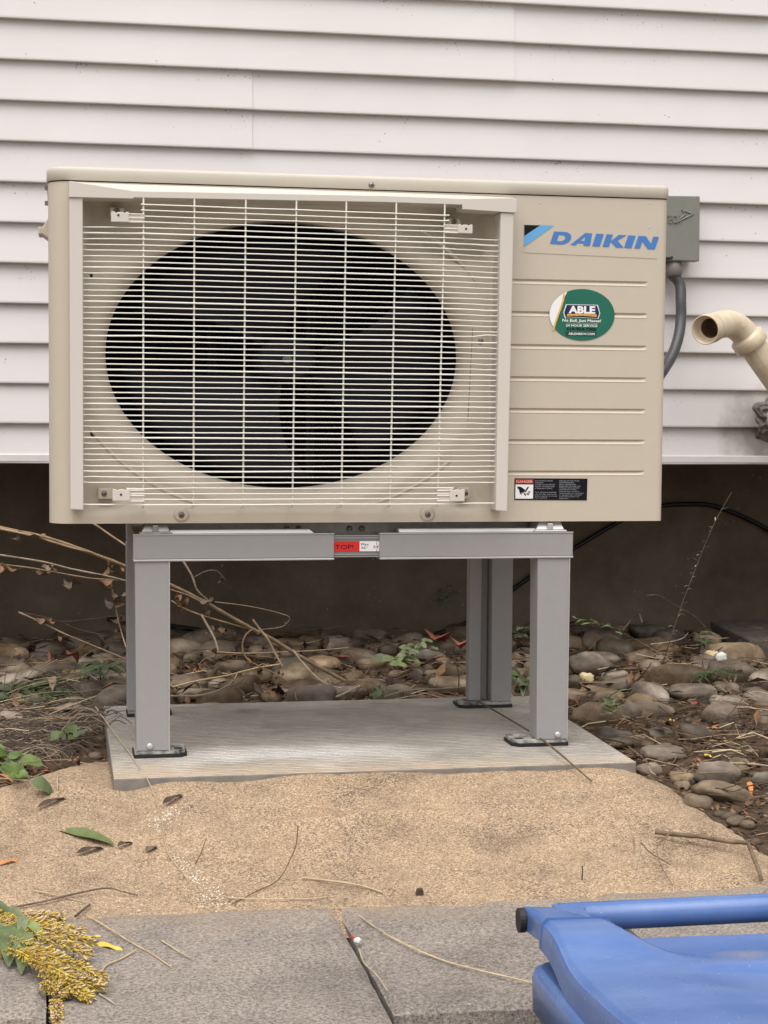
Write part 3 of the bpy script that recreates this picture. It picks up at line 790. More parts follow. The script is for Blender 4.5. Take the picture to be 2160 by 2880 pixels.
g = G(); g.tube([FC+Vector((0, -.034, 0)), FC+Vector((0, -.028, 0))], .0075, 16); g.disc(FC+Vector((0, -.034, 0)), (0, -1, 0), .0045, .004, 8)
g.xf(lambda p: Vector((p.x, p.y, FC.z+(p.z-FC.z)*SQ))); build('hub_bolt', g, M['steel'], fan)

# grille: two side rails, a peaked top rail, wires, four clips
YG = -.040
grl = build('grille', G().hexa([(.0302, YG, .3735), (.0488, YG, .3725), (.0488, -.002, .3725), (.0302, -.002, .3735), (.0302, YG, .8195), (.0491, YG, .8195), (.0491, -.002, .8195), (.0302, -.002, .8195)]), M['rail'], hp, bevel=.0016)
build('side_rail', G().hexa([(.6612, YG, .3697), (.6790, YG, .3680), (.6790, -.002, .3680), (.6612, -.002, .3697), (.6628, YG, .8153), (.6835, YG, .8153), (.6835, -.002, .8153), (.6628, -.002, .8153)]), M['rail'], hp, bevel=.0016)
tr = [  # x, top-back z, top-front z, bottom z
 (.0298, .8452, .8412, .8190), (.034, .8454, .8412, .8190), (.1204, .8450, .8305, .8193), (.1210, .8450, .8305, .8210), (.4857, .8446, .8345, .8250), (.6030, .8440, .8338, .8247), (.6036, .8440, .8338, .8180), (.680, .8418, .8372, .8153), (.6862, .8405, .8352, .8153)]
g = G(); vs = []
for x, zb, zf, zl in tr: vs += [(x, -.001, zb), (x, YG-.003, zf), (x, YG-.003, zl), (x, -.001, zl)]
n = 4
g.add(vs, [(k*n+a, k*n+(a+1) % n, (k+1)*n+(a+1) % n, (k+1)*n+a) for k in range(len(tr)-1) for a in range(n)])
g.add(vs, [(3, 2, 1, 0), tuple((len(tr)-1)*4+i for i in range(4))])
build('top_rail', g, M['rail'], hp, bevel=.0010)
VX = [(.1348, .1339), (.2076, .2066), (.2818, .2789), (.3557, .3520), (.4294, .4249), (.5039, .4980), (.5770, .5707)]
def wire(pts, r, nn=5): build('wire', G().tube(pts, r, nn, cap=True), M['wire'], grl)
ZT, ZBm = .7788, .4122; WN = 45; PIT = (ZT-ZBm)/WN
def hz(z, x0, x1, r, bend=True, kink=None):
    t0 = (z-.38)/.44; dz = -.0045*t0*(1-0)*.9             # the right end sits a touch lower near the top
    pts = []
    xs = [x0]+[x for x in [.06, .09, .1345, .205, .28, .353, .427, .501, .574, .600, .625, .645] if x0 < x < x1]+[x1]
    rr_ = random.Random(int(z*1e5))
    for x in xs:
        e = sstep(.048, .135, x)*(1-sstep(.574, .664, x)) if bend else 1.
        y = YG+.012-.016*e
        zz = z+dz*(x-.049)/.615+rr_.gauss(0, .00022)
        if kink and x > .63: zz += .0032
        pts.append((x, y, zz))
    wire(pts, r)
for k in range(WN+1):
    z = ZT-k*PIT
    hz(z, .0485, .6632, .00135 if k % 6 == 1 else .00098, kink=(k == 18))
for k in range(1, 5): hz(ZT+k*PIT*1.02, .1310, .5835 if k > 2 else .6000, .00098, bend=False)
for k in range(1, 4): hz(ZBm-k*PIT*.98, .1100 if k < 3 else .1339, .5950 if k < 3 else .5707, .00098, bend=False)
hz(ZBm-4*PIT*.98, .0480, .6615, .00125)
for a, b in VX:
    x_ = lambda z: b+(a-b)*(z-.378)/.437
    wire([(x_(.8270), YG-.0015, .8270), (x_(.60), YG-.0012, .60), (x_(.3795), YG-.0012, .3795), (x_(.3765), YG+.003, .3765), (x_(.3770)+.0004, -.002, .3735)], .00135, 6)
def clip(pl, hole, fin, tab, scr):
    g = G(); x0, z0, x1, z1 = pl
    w_ = x1-x0
    pts = [(x0, z0), (x1, z0), (x1, z1), (x0+w_*.82, z1), (x0+w_*.76, z1-.0022), (x0+w_*.66, z1-.0004), (x0+w_*.36, z1-.0004), (x0+w_*.28, z1-.0022), (x0+w_*.2, z1), (x0, z1)]
    g.prism(pts, YG-.007, YG-.002); fx0, fz0, fx1, fz1 = fin; g.box(fx0, YG-.0045, fz0, fx1, YG-.0005, fz1)
    for q in (.0, .45, .9): g.tube([(fx0, YG-.0048, fz0+(fz1-fz0)*q), (fx1, YG-.0048, fz0+(fz1-fz0)*q)], .0013, 5)
    o = build('clip', g, M['rail'], grl, bevel=.0007)
    tx0, tz0, tx1, tz1 = tab
    build('clip_tab', G().box(tx0, -.004, tz0, tx1, (.0395 if tz0 > .7 else .0135), tz1), M['beige'], hp, bevel=.002)
    sx_, sz_ = scr
    build('clip_hole', G().disc((hole[0], YG-.0072, hole[1]), (0, -1, 0), .0017, .0003, 10), M['recess'], grl)
    return sx_, sz_
sc_ = []
sc_.append(clip((.0887, .7855, .1140, .8000), (.0990, .7950), (.1130, .7860, .1360, .7985), (.088, .7980, .1090, .8105), (.0985, .8055)))
sc_.append(clip((.5965, .7825, .6185, .7955), (.6085, .7890), (.5760, .7830, .5975, .7950), (.590, .7960, .6105, .8085), (.6000, .8035)))
sc_.append(clip((.0900, .3865, .1150, .4035), (.1020, .3955), (.1140, .3855, .1355, .4030), (.0700, .3865, .0930, .4030), (.0792, .3945)))
sc_.append(clip((.5880, .3845, .6110, .4025), (.5985, .3930), (.5690, .3850, .5890, .4020), (.6080, .3855, .6300, .4035), (.6225, .3945)))
def screw(x, y, z, r, par, name='screw'):
    o = build(name, G().disc((x, y, z), (0, -1, 0), r, .0026, 14, 0, dome=1), M['steel'], par)
    build('screw_recess', G().disc((x, y-.0027, z), (0, -1, 0), r*.36, .0002, 6), M['recess'], o if par is hp else par)
for q in sc_: screw(q[0], -.0042, q[1], .0042, hp)
for x, y, z in ((.4736, -.0022, .854), (.6480, .0140, .6252), (.1919, -.0035, .3628), (.5642, -.0035, .3618)): screw(x, y, z, .0046, hp)
for x, z in ((.1919, .3628), (.5642, .3618)):
    g = G(); g.tube([(x, .0005, z), (x, -.0015, z), (x, -.0035, z)], [.0125, .0112, .0085], 20); build('screw_boss', g.xf(lambda p: Vector((p.x, p.y, z+(p.z-z)*.9))), M['beige'], hp)
for x, z in ((.0575, .7118), (.0590, .4808)): build('slot', G().box(x-.004, .0132, z-.0032, x+.0062, .016, z+.0032), M['dark_gap'], hp)
build('panel_seam', G().add([(.6345, .0134, .645), (.6352, .0134, .645), (.6290, .0134, .5), (.6283, .0134, .5)], [(3, 2, 1, 0)]), M['dark_gap'], hp)
for x, z in ((.7345, .8360), (.9105, .8405), (.7345, .8040), (.9085, .8035)): build('dimple', G().disc((x, 0, z), (0, -1, 0), .0013, .0007, 8, 0, dome=1), M['rail'], hp)
# side handle and little tabs on the left end
g = G(); g.hexa([(-.010, .10, .780), (.001, .10, .772), (.001, .16, .772), (-.010, .16, .780), (-.010, .10, .788), (.001, .10, .806), (.001, .16, .806), (-.010, .16, .788)])
g.box(-.015, .10, .779, -.009, .16, .790)
build('side_handle', g, M['beige'], hp, bevel=.0015)
for z in (.842, .820): build('side_screw', G().box(-.005, .05, z-.003, .001, .058, z+.003), M['steel'], hp)

# name plate
YL = -.0006
lg = build('name_decal', G().flat([(.7095, .7605), (.9225, .7560), (.9225, .8010), (.7095, .8025)], YL), M['decal'], hp)
build('emblem', G().flat([(.7100, .8020), (.7101, .7852), (.7350, .8021)], YL-.0005, 0).flat([(.7100, .7688), (.7566, .8022), (.7350, .8021), (.7101, .7852)], YL-.0005, 1), [M['inkblack'], M['lblue']], lg)
g = G()
def para(x, z, wd, h, polys, shear, zs=0.):
    """polys in unit letter box; slanted by shear"""
    for poly in polys:
        g.flat([(x+px*wd+pz*h*shear, z+pz*h+zs*(px*wd)) for px, pz in poly], YL-.0005-.000012*len(g.f))
LZ, LH, SH = .7745, .0190, .33
# D with its counter, A with its counter, I, K, I, N as quads
arc = [(.56+.44*math.cos(math.radians(a)), .5+.5*math.sin(math.radians(a))) for a in range(-90, 91, 15)]
arci = [(.50+.20*math.cos(math.radians(a)), .5+.25*math.sin(math.radians(a))) for a in range(-90, 91, 15)]
D = [[(0, 0), (.31, 0), (.31, 1), (0, 1)], [(.31, 0), (.56, 0), (.50, .25), (.31, .25)], [(.31, .75), (.50, .75), (.56, 1), (.31, 1)]]
D += [[arci[i], arc[i], arc[i+1], arci[i+1]] for i in range(len(arc)-1)]
A = [[(0, 0), (.28, 0), (.36, .17), (.62, .17), (.64, 0), (1, 0), (.86, 1), (.52, 1)]]
A = [[(0, 0), (.27, 0), (.58, .70), (.55, 1)], [(.55, 1), (.58, .70), (.62, .70), (.90, 1)], [(.62, .70), (.66, 0), (1.0, 0), (.90, 1)], [(.36, .18), (.66, .18), (.655, .37), (.44, .37)]]
I_ = [[(0, 0), (1, 0), (1, 1), (0, 1)]]
K = [[(0, 0), (.31, 0), (.31, 1), (0, 1)], [(.31, .44), (.45, .34), (.98, 1), (.60, 1)], [(.31, .44), (.66, 0), (1.04, 0), (.56, .62)]]
N_ = [[(0, 0), (.27, 0), (.27, 1), (0, 1)], [(.27, 1), (.27, .62), (.70, 0), (.73, .0), (.73, .38), (.36, 1)], [(.73, 0), (1, 0), (1, 1), (.73, 1)]]
N_ = [[(0, 0), (.27, 0), (.27, 1), (0, 1)], [(.0, 1), (.66, 0), (1.0, 0), (.36, 1)], [(.73, 0), (1, 0), (1, 1), (.73, 1)]]
xL = .7508
for polys, wd, adv in ((D, .0300, .0320), (A, .0315, .0350), (I_, .0120, .0165), (K, .0325, .0345), (I_, .0120, .0165), (N_, .0330, 0)):
    para(xL, LZ-.0042*(xL-.75)/.17, wd, LH, polys, SH, -.0245); xL += adv
build('lettering', g, M['blue'], lg)
# round-cornered oval service sticker
SC = (.8036, .6678); SRX, SRZ = .0520, .0394
def ell(n, f=1., a0=0, a1=360): return [(SC[0]+math.cos(math.radians(a0+(a1-a0)*i/n))*SRX*f, SC[1]+math.sin(math.radians(a0+(a1-a0)*i/n))*SRZ*f) for i in range(n+(0 if a1-a0 == 360 else 1))]
YS = -.0008
st = build('service_sticker', G().flat(ell(64), YS), M['green'], hp)
g = G(); L_ = ell(16, 1., 118, 218)
g.flat([(x, z) for x, z in L_]+[(SC[0]-.0445, SC[1]-.020), (SC[0]-.0385, SC[1]+.0), (SC[0]-.0335, SC[1]+.016)], YS-.0004, 0)
cur = [(SC[0]-.0475, SC[1]-.0245), (SC[0]-.0430, SC[1]-.010), (SC[0]-.0372, SC[1]+.006), (SC[0]-.0325, SC[1]+.020), (SC[0]-.0305, SC[1]+.0315)]
build('sticker_white_field', g, M['white'], st)
g = G()
for (a, b), (c, d) in zip(cur, cur[1:]): g.flat([(a, b), (a+.0030, b), (c+.0026, d), (c, d)], YS-.0008)
build('sticker_stripe', g, M['orange'], st)
bx = SC[0]-.0008; bz = SC[1]+.005
def banner(f, y):
    w_, h_ = .0275*f+.0, .0098
    e = .0014*(f-1)*12
    return [(bx-w_+.0022, bz-h_-e), (bx, bz-h_-e+.0012), (bx+w_-.0022, bz-h_-e), (bx+w_+.0006, bz-.002), (bx+w_-.0035, bz+h_+e), (bx-w_+.0035, bz+h_+e), (bx-w_-.0006, bz-.002)]
build('sticker_banner_edge', G().flat(banner(1.05, 0), YS-.0004), M['white'], st)
build('sticker_banner', G().flat(banner(1.0, 0), YS-.0008), M['navy'], st)
g = G(); g.flat([(bx-.0235, bz-.0080), (bx, bz-.0066), (bx+.0235, bz-.0080), (bx+.0235, bz-.0042), (bx, bz-.0036), (bx-.0235, bz-.0042)], YS-.0012); build('sticker_ribbon', g, M['orange'], st)
g = G(); text(g, 'ABLE', bx, bz-.0025, YS-.0012, .0105, width=.0425, bold=.045, align='C'); build('sticker_title', g, M['white'], st)
g = G(); text(g, 'HEATING  COOLING  ELECTRICAL', bx, bz-.0070, YS-.0016, .0017, width=.043, align='C'); build('sticker_ribbon_text', g, M['navy'], st)
g = G(); text(g, 'No Bull, Just Moose!', bx, bz-.0158, YS-.0008, .0041, width=.062, shear=.12, bold=.02, align='C'); text(g, '24 HOUR SERVICE', bx, bz-.0232, YS-.0008, .0037, width=.050, bold=.012, align='C')
build('sticker_slogan', g, M['white'], st)
build('sticker_rule', G().flat([(bx-.024, bz-.0182), (bx+.026, bz-.0182), (bx+.026, bz-.0176), (bx-.024, bz-.0176)], YS-.0008), M['gold'], st)
g = G(); text(g, '519-954-7300', bx, bz-.0287, YS-.0008, .0040, width=.0475, bold=.03, align='C'); build('sticker_number', g, M['inkblack'], st)
build('sticker_plaque', G().flat([(bx-.0235, bz-.0368), (bx+.0225, bz-.0368), (bx+.0252, bz-.0312), (bx-.0260, bz-.0312)], YS-.0008), M['dgreen'], st)
g = G(); text(g, 'ABLEAIRKW.COM', bx, bz-.0358, YS-.0012, .0034, width=.042, bold=.02, align='C'); build('sticker_address', g, M['white'], st)
# danger label
dl = build('danger_label', G().flat([(.7000, .3838), (.8157, .3828), (.8163, .4164), (.7001, .4170)], YS), M['inkblack'], hp)
build('danger_band', G().flat([(.7012, .4085), (.7300, .4083), (.7300, .4160), (.7012, .4162)], YS-.0004), M['dred'], dl)
g = G(); text(g, 'DANGER', .7156, .4102, YS-.0008, .0036, width=.026, bold=.02, align='C'); build('danger_word', g, M['lred'], dl)
build('danger_picture', G().flat([(.7014, .3858), (.7294, .3856), (.7297, .4072), (.7016, .4074)], YS-.0004), M['white'], dl)
g = G(); u0, v0, uw, uh = .7014, .3857, .0282, .0216
def pp(*q): g.flat([(u0+uw*a, v0+uh*b) for a, b in q], YS-.0008)
pp((.10, .85), (.12, .74), (.20, .66), (.22, .52), (.32, .36), (.36, .44), (.44, .40), (.50, .52), (.55, .62), (.42, .74), (.33, .82), (.22, .86))
pp((.22, .52), (.28, .34), (.37, .26), (.34, .40)); pp((.44, .40), (.52, .28), (.56, .16), (.60, .28), (.54, .38))
pp((.48, .44), (.68, .84), (.77, .84), (.58, .46)); pp((.60, .36), (.74, .24), (.78, .29), (.66, .38)); pp((.66, .42), (.78, .36), (.82, .39), (.72, .45)); pp((.70, .47), (.84, .46), (.88, .50), (.74, .52))
build('danger_hand', g, M['inkblack'], dl)
g = G()
for i, (tx, wd) in enumerate((('ROTATING FANS', .028), ('HAZARD!', .013), ('COULD CAUSE SERIOUS', .032), ('INJURY TO HAND AND', .031), ('OTHER BODY PARTS.', .028), ('', 0), ('Turn off power and keep', .034), ('out the fan operating', .034), ('before guards servicing', .035), ('the machine.', .020))):
    if tx: text(g, tx, .7325, .4121-.0029*i, YS-.0004, .0017, width=wd)
for i, (tx, wd) in enumerate((('PIÈCES ROTATIVES', .032), ('DANGEREUSES!', .023), ('PEUT CAUSER DES', .026), ('BLESSURES GRAVES AUX', .034), ('MAINS ET AUX AUTRES', .032), ('PARTIES DU CORPS.', .028), ('Mettre hors tension', .032), ("l'alimentation du ventilateur", .040), ('et équipement complet', .036), ("avant d'entretenir cet", .032), ('équipement.', .015))):
    text(g, tx, .7712, .4121-.0027*i, YS-.0004, .0016, width=wd)
build('danger_text', g, M['greyink'], dl)

# ------------------------------------------------------------------ stand
stand = thing('equipment_stand', 'grey four-legged metal stand with a split telescopic front beam, standing on the pad', 'stand', (.457, .17, 0))
BZ0, BZ1 = .2952, .3330
def beam(x0, x1, cutl, y0=0.):
    g = G(); g.box(x0, y0, BZ0+.0018, x1, y0+.034, BZ1)
    return build('front_beam', g, M['alu'], stand, bevel=.0012)
for x0, x1 in ((.1213, .4211), (.4908, .7950)):
    bm_ = beam(x0, x1, 0)
    build('beam_flange', G().box(x0, -.0022, BZ0-.0012, x1, .036, BZ0+.0016), M['alu_edge'], bm_, bevel=.0006)
    build('beam_lip', G().box(x0, -.0012, BZ1-.0002, x1, .004, BZ1+.0012), M['alu_edge'], bm_)
ir = build('inner_rail', G().box(.400, .006, .2985, .510, .030, .3300), M['alu'], stand)
for z0, z1 in ((.3255, .3275), (.3290, .3305), (.3005, .3018), (.2975, .2990)): build('rail_rib', G().box(.401, .0035, z0, .509, .0065, z1), M['alu'], ir)
sl = build('scale_sticker', G().flat([(.4215, .3065), (.4605, .3062), (.4605, .3215), (.4215, .3217)], .0034), M['red'], ir)
build('scale_strip', G().flat([(.4606, .3062), (.4925, .3060), (.4925, .3213), (.4606, .3215)], .0034), M['white'], ir)
g = G(); text(g, 'STOP!', .4175, .3098, .0030, .0066, width=.0335); build('stop_word', g, M['inkblack'], sl)
g = G(); text(g, 'Max', .4630, .3152, .0030, .0034, width=.0115); text(g, '36"', .4632, .3100, .0030, .0032, width=.0090)
text(g, '34"', .4815, .3108, .0030, .0040, width=.0105); g.flat([(.4865, .3152), (.4870, .3152), (.4870, .3213), (.4865, .3213)], .0030); g.flat([(.4865, .3062), (.4870, .3062), (.4870, .3098), (.4865, .3098)], .0030)
build('scale_marks', g, M['inkblack'], ir)
# white strips added for light reflecting off the beam bevel, side beams, back beam, mounting rails
for x0, x1 in ((.175, .391), (.522, .752)):
    build('bevel_highlight', G().hexa([(x0, .006, BZ1+.0014), (x1, .006, BZ1+.0014), (x1, .026, BZ1+.0014), (x0, .026, BZ1+.0014), (x0, .010, BZ1+.0062), (x1-.006, .010, BZ1+.0062), (x1-.006, .024, BZ1+.0062), (x0, .024, BZ1+.0062)]), M['white'], stand, bevel=.0006)
for x in (.1240, .7585):
    build('side_beam', G().box(x, .036, BZ0+.002, x+.034, .3395, BZ1), M['alu'], stand, bevel=.001)
build('back_beam', G().box(.1240, .3400, BZ0+.002, .7910, .3720, BZ1), M['alu'], stand, bevel=.001)
cb_ = build('cross_plate', G().box(.175, .060, BZ1-.02, .75, .064, UZ0+.001), M['galv'], stand)
for u in (807, 840, 983, 1018):
    p = at_y(u, 1487, .058); build('plate_bolt', G().disc((p.x, .0598, p.z), (0, -1, 0), .0048, .0040, 12, 0, dome=1), M['steel'], stand)
for x0, x1, mt_ in ((.133, .176, 'galv'), (.736, .782, 'alu_edge')):
    g = G(); g.box(x0-.003, .0, BZ1+.0014, x1+.003, .05, BZ1+.0040); 
    g.hexa([(x0, .003, BZ1+.004), (x1, .003, BZ1+.004), (x1, .045, BZ1+.004), (x0, .045, BZ1+.004), (x0+.007, .010, UZ0-.0005), (x1-.005, .010, UZ0-.0005), (x1-.005, .045, UZ0-.0005), (x0+.007, .045, UZ0-.0005)])
    g.box((x0+x1)/2-.005, .0005, BZ1+.004, (x0+x1)/2+.004, .010, UZ0-.003)
    build('mounting_foot', g, M[mt_], stand, bevel=.0012)
def leg(x0, x1, y0, y1, side, back):
    zb = .0104
    g = G(); tp = .0022 if not back else .0015
    g.hexa([(x0+tp, y0, zb), (x1, y0, zb), (x1, y1, zb), (x0+tp, y1, zb), (x0, y0, BZ0-.0012), (x1, y0, BZ0-.0012), (x1, y1, BZ0-.0012), (x0, y1, BZ0-.0012)])
    l = build('leg', g, M['alu'], stand, bevel=.0014)
    if not back:
        build('leg_trim', G().box(x1-.0022, y0-.0012, zb, x1-.0006, y0+.0006, BZ0-.0014), M['alu_edge'], l)
    else:
        # the open C-channel seen on the inner face
        sx = x0-.036 if side > 0 else x0-.004
        if side > 0: build('channel', G().box(x0-.036, y0+.016, zb, x0-.014, y1, BZ0-.0012).box(x0-.0138, y0+.028, zb, x0-.0005, y1, BZ0-.0012), M['alu'], l, bevel=.0012)
    # rubber foot with a slotted plate reaching inwards
    fx0, fx1 = (x0-.002, x1+.026) if side < 0 else (x0-.036, x1+.001)
    if back: fx0, fx1 = (x0+.001, x1+.024) if side < 0 else (x0-.056, x1+.002)
    g = G(); yf_, yb_ = y0-.0015, y1+.012; c_ = .010
    inn = [(fx0, yf_), (fx1-c_, yf_), (fx1, yf_+c_), (fx1, yb_), (fx0, yb_)] if side < 0 else [(fx0+c_, yf_), (fx1, yf_), (fx1, yb_), (fx0, yb_), (fx0, yf_+c_)]
    f_ = build('rubber_foot', G().prismz(inn, .0002, .0052), M['rubber'], stand, bevel=.0012)
    ins = [(x+(.002 if x < (fx0+fx1)/2 else -.003), y+(.003 if y < (y0+y1)/2 else -.003)) for x, y in inn]
    build('foot_plate', G().prismz(ins, .0053, .0102), M['plate'], f_, bevel=.0012)
    hx = fx1-.013 if side < 0 else fx0+.014
    if back and side > 0: hx = fx0+.026
    build('foot_slot', G().prismz([(hx-.006, y0+.012), (hx+.006, y0+.012), (hx+.006, y0+.022), (hx-.006, y0+.022)], .0101, .0106), M['rubber'], f_)
    if not back:
        bx_ = x0+.022 if side < 0 else x0+.036
        b_ = G(); b_.disc((bx_, y0-.0004, zb+.007), (0, -1, 0), .0052, .0030, 14, 0, dome=1); build('leg_bolt', b_, M['alu_edge'], l)
leg(.1235, .1755, .001, .045, -1, False); leg(.7390, .7913, .001, .045, 1, False)
leg(.1235, .1760, .3397, .378, -1, True); leg(.7530, .7905, .3397, .378, 1, True)

# ------------------------------------------------------------------ things on the wall
WF = YW-.012                                                   # face of the siding
db = thing('disconnect_box', 'grey electrical disconnect box fixed to the siding at the right of the unit', 'electrical box', (1.24, WF, .83))
g = G(); g.box(1.165, .905, .835, 1.326, WF+.006, .960); build('box_body', g, M['boxgrey'], db, bevel=.002)
cv = build('box_cover', G().hexa([(1.163, .882, .8300), (1.3284, .882, .8297), (1.3284, .912, .8297), (1.163, .912, .8300), (1.163, .882, .9625), (1.3268, .882, .9645), (1.3268, .912, .9655), (1.163, .912, .9635)]), M['boxgrey'], db, bevel=.0022)
YB = .8805
p_ = lambda u, v: (at_y(u, v, YB).x, at_y(u, v, YB).z)
g = G(); A_ = [p_(1918, 590), p_(1950, 602), p_(1900, 627), p_(1927, 603)]
def ridge(a, b):
    g.tube([(a[0], YB+.001, a[1]), (b[0], YB+.001, b[1])], .0019, 6)
for i in range(4): ridge(A_[i], A_[(i+1) % 4])
build('embossed_arrow', g, M['boxgrey'], cv)
g = G(); a = p_(1874, 612); a = p_(1870, 627); text(g, 'TECH', a[0], a[1], YB-.0010, .0170, width=.0335, bold=.0)
build('embossed_letters', g, M['boxgrey'], cv).modifiers.new('depth', 'SOLIDIFY').thickness = .0016
build('box_latch', G().tube([(1.235, .880, .8345), (1.262, .879, .8345), (1.268, .880, .8370)], .0026, 6), M['dark_gap'], db)
cf = build('conduit_fitting', G().rev((1.277, .905, .8310), (0, 0, -1), [(0, .0185), (.0055, .0185), (.006, .0205), (.020, .0212), (.028, .0205), (.033, .0165), (.0335, .011)], 24), M['fitting'], db)
path = []
ctrl = [(1.277, .903, .802), at_y(1912, 800, .90), at_y(1915, 848, .89), at_y(1915, 896, .885), at_y(1909, 944, .87), at_y(1893, 993, .85), at_y(1869, 1036, .82), at_y(1838, 1076, .76), (1.07, .50, .560), (.965, .29, .55), (.925, .24, .55)]
def catmull(P, n=8):
    P = [Vector(p) for p in P]; P = [P[0]*2-P[1]]+P+[P[-1]*2-P[-2]]; out = []
    for i in range(1, len(P)-2):
        for k in range(n):
            t_ = k/n; a, b, c, d = P[i-1:i+3]
            out.append(.5*((2*b)+(c-a)*t_+(2*a-5*b+4*c-d)*t_*t_+(3*b-a-3*c+d)*t_**3))
    return out+[P[-2]]
path = catmull(ctrl, 28)
rads = [.0112+.00018*math.sin(i*1.6) for i in range(len(path))]
cdt = build('conduit', G().tube(path, rads, 14), M['conduit'], None)
tag(cdt, 'grey flexible conduit curving from the electrical box down behind the unit', 'conduit')

vp = thing('vent_pipe', 'cream plastic vent pipe with an elbow facing the camera, sticking out of the siding', 'pipe', (1.40, WF, .50))
A0 = at_y(1983, 928, .700); A1 = at_y(2014, 917, .735); E0 = at_y(2036, 911, .760)
elb = catmull([A0.lerp(A1, .45), A1, E0, at_y(2062, 914, .778), at_y(2086, 931, .788), at_y(2102, 953, .792)], 8)
def sq(g, cz=.68):                       # the photograph's pipe is a little flattened
    return g
r0 = .0300
g = G(); ax = (A1-A0).normalized()
# open socket: outer wall, rim, inner wall, step, bore
g.rev(A0, ax, [(.030, r0*.93), (.028, r0), (.001, r0), (0., r0*.985), (-.0002, r0*.95), (.0006, r0*.90), (.0230, r0*.87), (.0233, r0*.66)], 32)
elbow = build('elbow', g, M['pvc'], vp)
g = G(); g.rev(A0, ax, [(.0233, r0*.665), (.058, r0*.64), (.0585, .001)], 28); build('elbow_bore', g, M['pvcdark'], elbow)
g = G(); g.tube(elb, [r0*.93]*len(elb), 28, cap=False); build('elbow_bend', g, M['pvc'], elbow)
H0 = elb[-1]-(elb[-1]-elb[-3]).normalized()*.004; d2 = Vector((.61, .05, -.755)).normalized()
build('hub', G().rev(H0, d2, [(-.006, r0*.93), (-.001, r0*1.16), (.0, r0*1.19), (.0215, r0*1.19), (.0225, r0*1.16), (.0226, r0*.9)], 32), M['pvc'], elbow)
P1 = H0+d2*.178
build('pipe', G().tube([H0+d2*.015, P1], .0275, 28), M['pvc'], vp)
# faint printed specification along the pipe
g = G(); sd2 = Vector((-d2.z, 0, d2.x)); rr0 = random.Random(11)
for i in range(26):
    if i % 7 == 6: continue
    c0 = H0+d2*(.030+.0034*i)+Vector((-.010, -.0262, -.006)); a = rr0.uniform(-.9, .9)
    dd_ = (d2*math.cos(a)+Vector((-.55, 0, -.35))*math.sin(a)).normalized()*.0016
    g.tube([c0-dd_, c0+dd_], .0003, 3)
build('print_marks', g, M['greyink'], vp)
g = G(); g.tube(catmull([P1-d2*.01, P1+d2*.02, Vector((P1.x+.022, .85, P1.z-.030)), Vector((P1.x+.022, .89, P1.z-.030)), Vector((P1.x+.022, WF+.01, P1.z-.030))], 8), .0290, 24); build('lower_elbow', g, M['pvc'], vp)
TB = at_y(2080, 912, .752)
build('embossed_tab', G().box(-.013, -.0016, -.0042, .013, .0016, .0042).xf(lambda p: TB+Vector((p.x*.93-p.z*-.30, p.y+p.x*.2, -p.x*.36+p.z*.93))), M['pvc'], elbow, bevel=.0035)
# sealant blob round the hole
g = G(); rs = random.Random(5); c0 = Vector((P1.x+.014, WF, P1.z-.030)); nr_, na_ = 26, 90; vs = []
for i in range(nr_+1):
    for j in range(na_):
        a = 2*PI*j/na_; rm = .058*(1+.30*nz(math.cos(a)*1.6, math.sin(a)*1.6, 3)+.16*nz(math.cos(a)*5, math.sin(a)*5, 8)); q = rm*.85*(.35+.65*i/nr_)
        x, z = c0.x+math.cos(a)*q, c0.z+math.sin(a)*q
        sw = abs(nz(x*55+2*nz(x*30, z*30), z*55, 4)); h = .004+.012*(1-min(1, sw*2.2))*(.5+nz(x*25, z*25, 2))
        h *= 1-sstep(.78, 1., i/nr_)*1.02
        vs.append((x, c0.y+.001-max(-.004, h), z))
g.add(vs, [(i*na_+j, (i+1)*na_+j, (i+1)*na_+(j+1) % na_, i*na_+(j+1) % na_) for i in range(nr_) for j in range(na_)], 0, True)
sb = build('sealant', g, M['sealant'], vp)

# cable on the foundation
def cable(pts, y, r, name, label):
    P = [at_y(u, v, y) for u, v in pts]
    return tag(build(name, G().tube(catmull(P, 6), r, 8), M['cable']), label, 'cable')
cable([(300, 1740), (430, 1755), (560, 1772), (640, 1792), (720, 1806), (800, 1806), (940, 1806), (1100, 1803), (1200, 1790), (1280, 1765), (1340, 1735), (1440, 1660), (1495, 1620), (1610, 1545), (1730, 1473), (1800, 1438), (1850, 1424), (1920, 1418), (2000, 1421), (2080, 1449), (2160, 1490), (2260, 1560)], 1.435, .0055, 'cable', 'black cable sagging along the dark foundation behind the unit')

# concrete block at the right
p = at_ground(2085, 1835)
blk = tag(build('concrete_block', G().hexa([(1.515, 1.02, -.035), (1.86, 1.00, -.035), (1.86, 1.30, -.035), (1.54, 1.32, -.035), (1.515, 1.02, .012), (1.86, 1.00, .020), (1.86, 1.30, .020), (1.54, 1.32, .014)]), M['block'], bevel=.004), 'dark concrete block lying against the foundation among the stones at far right', 'concrete block')

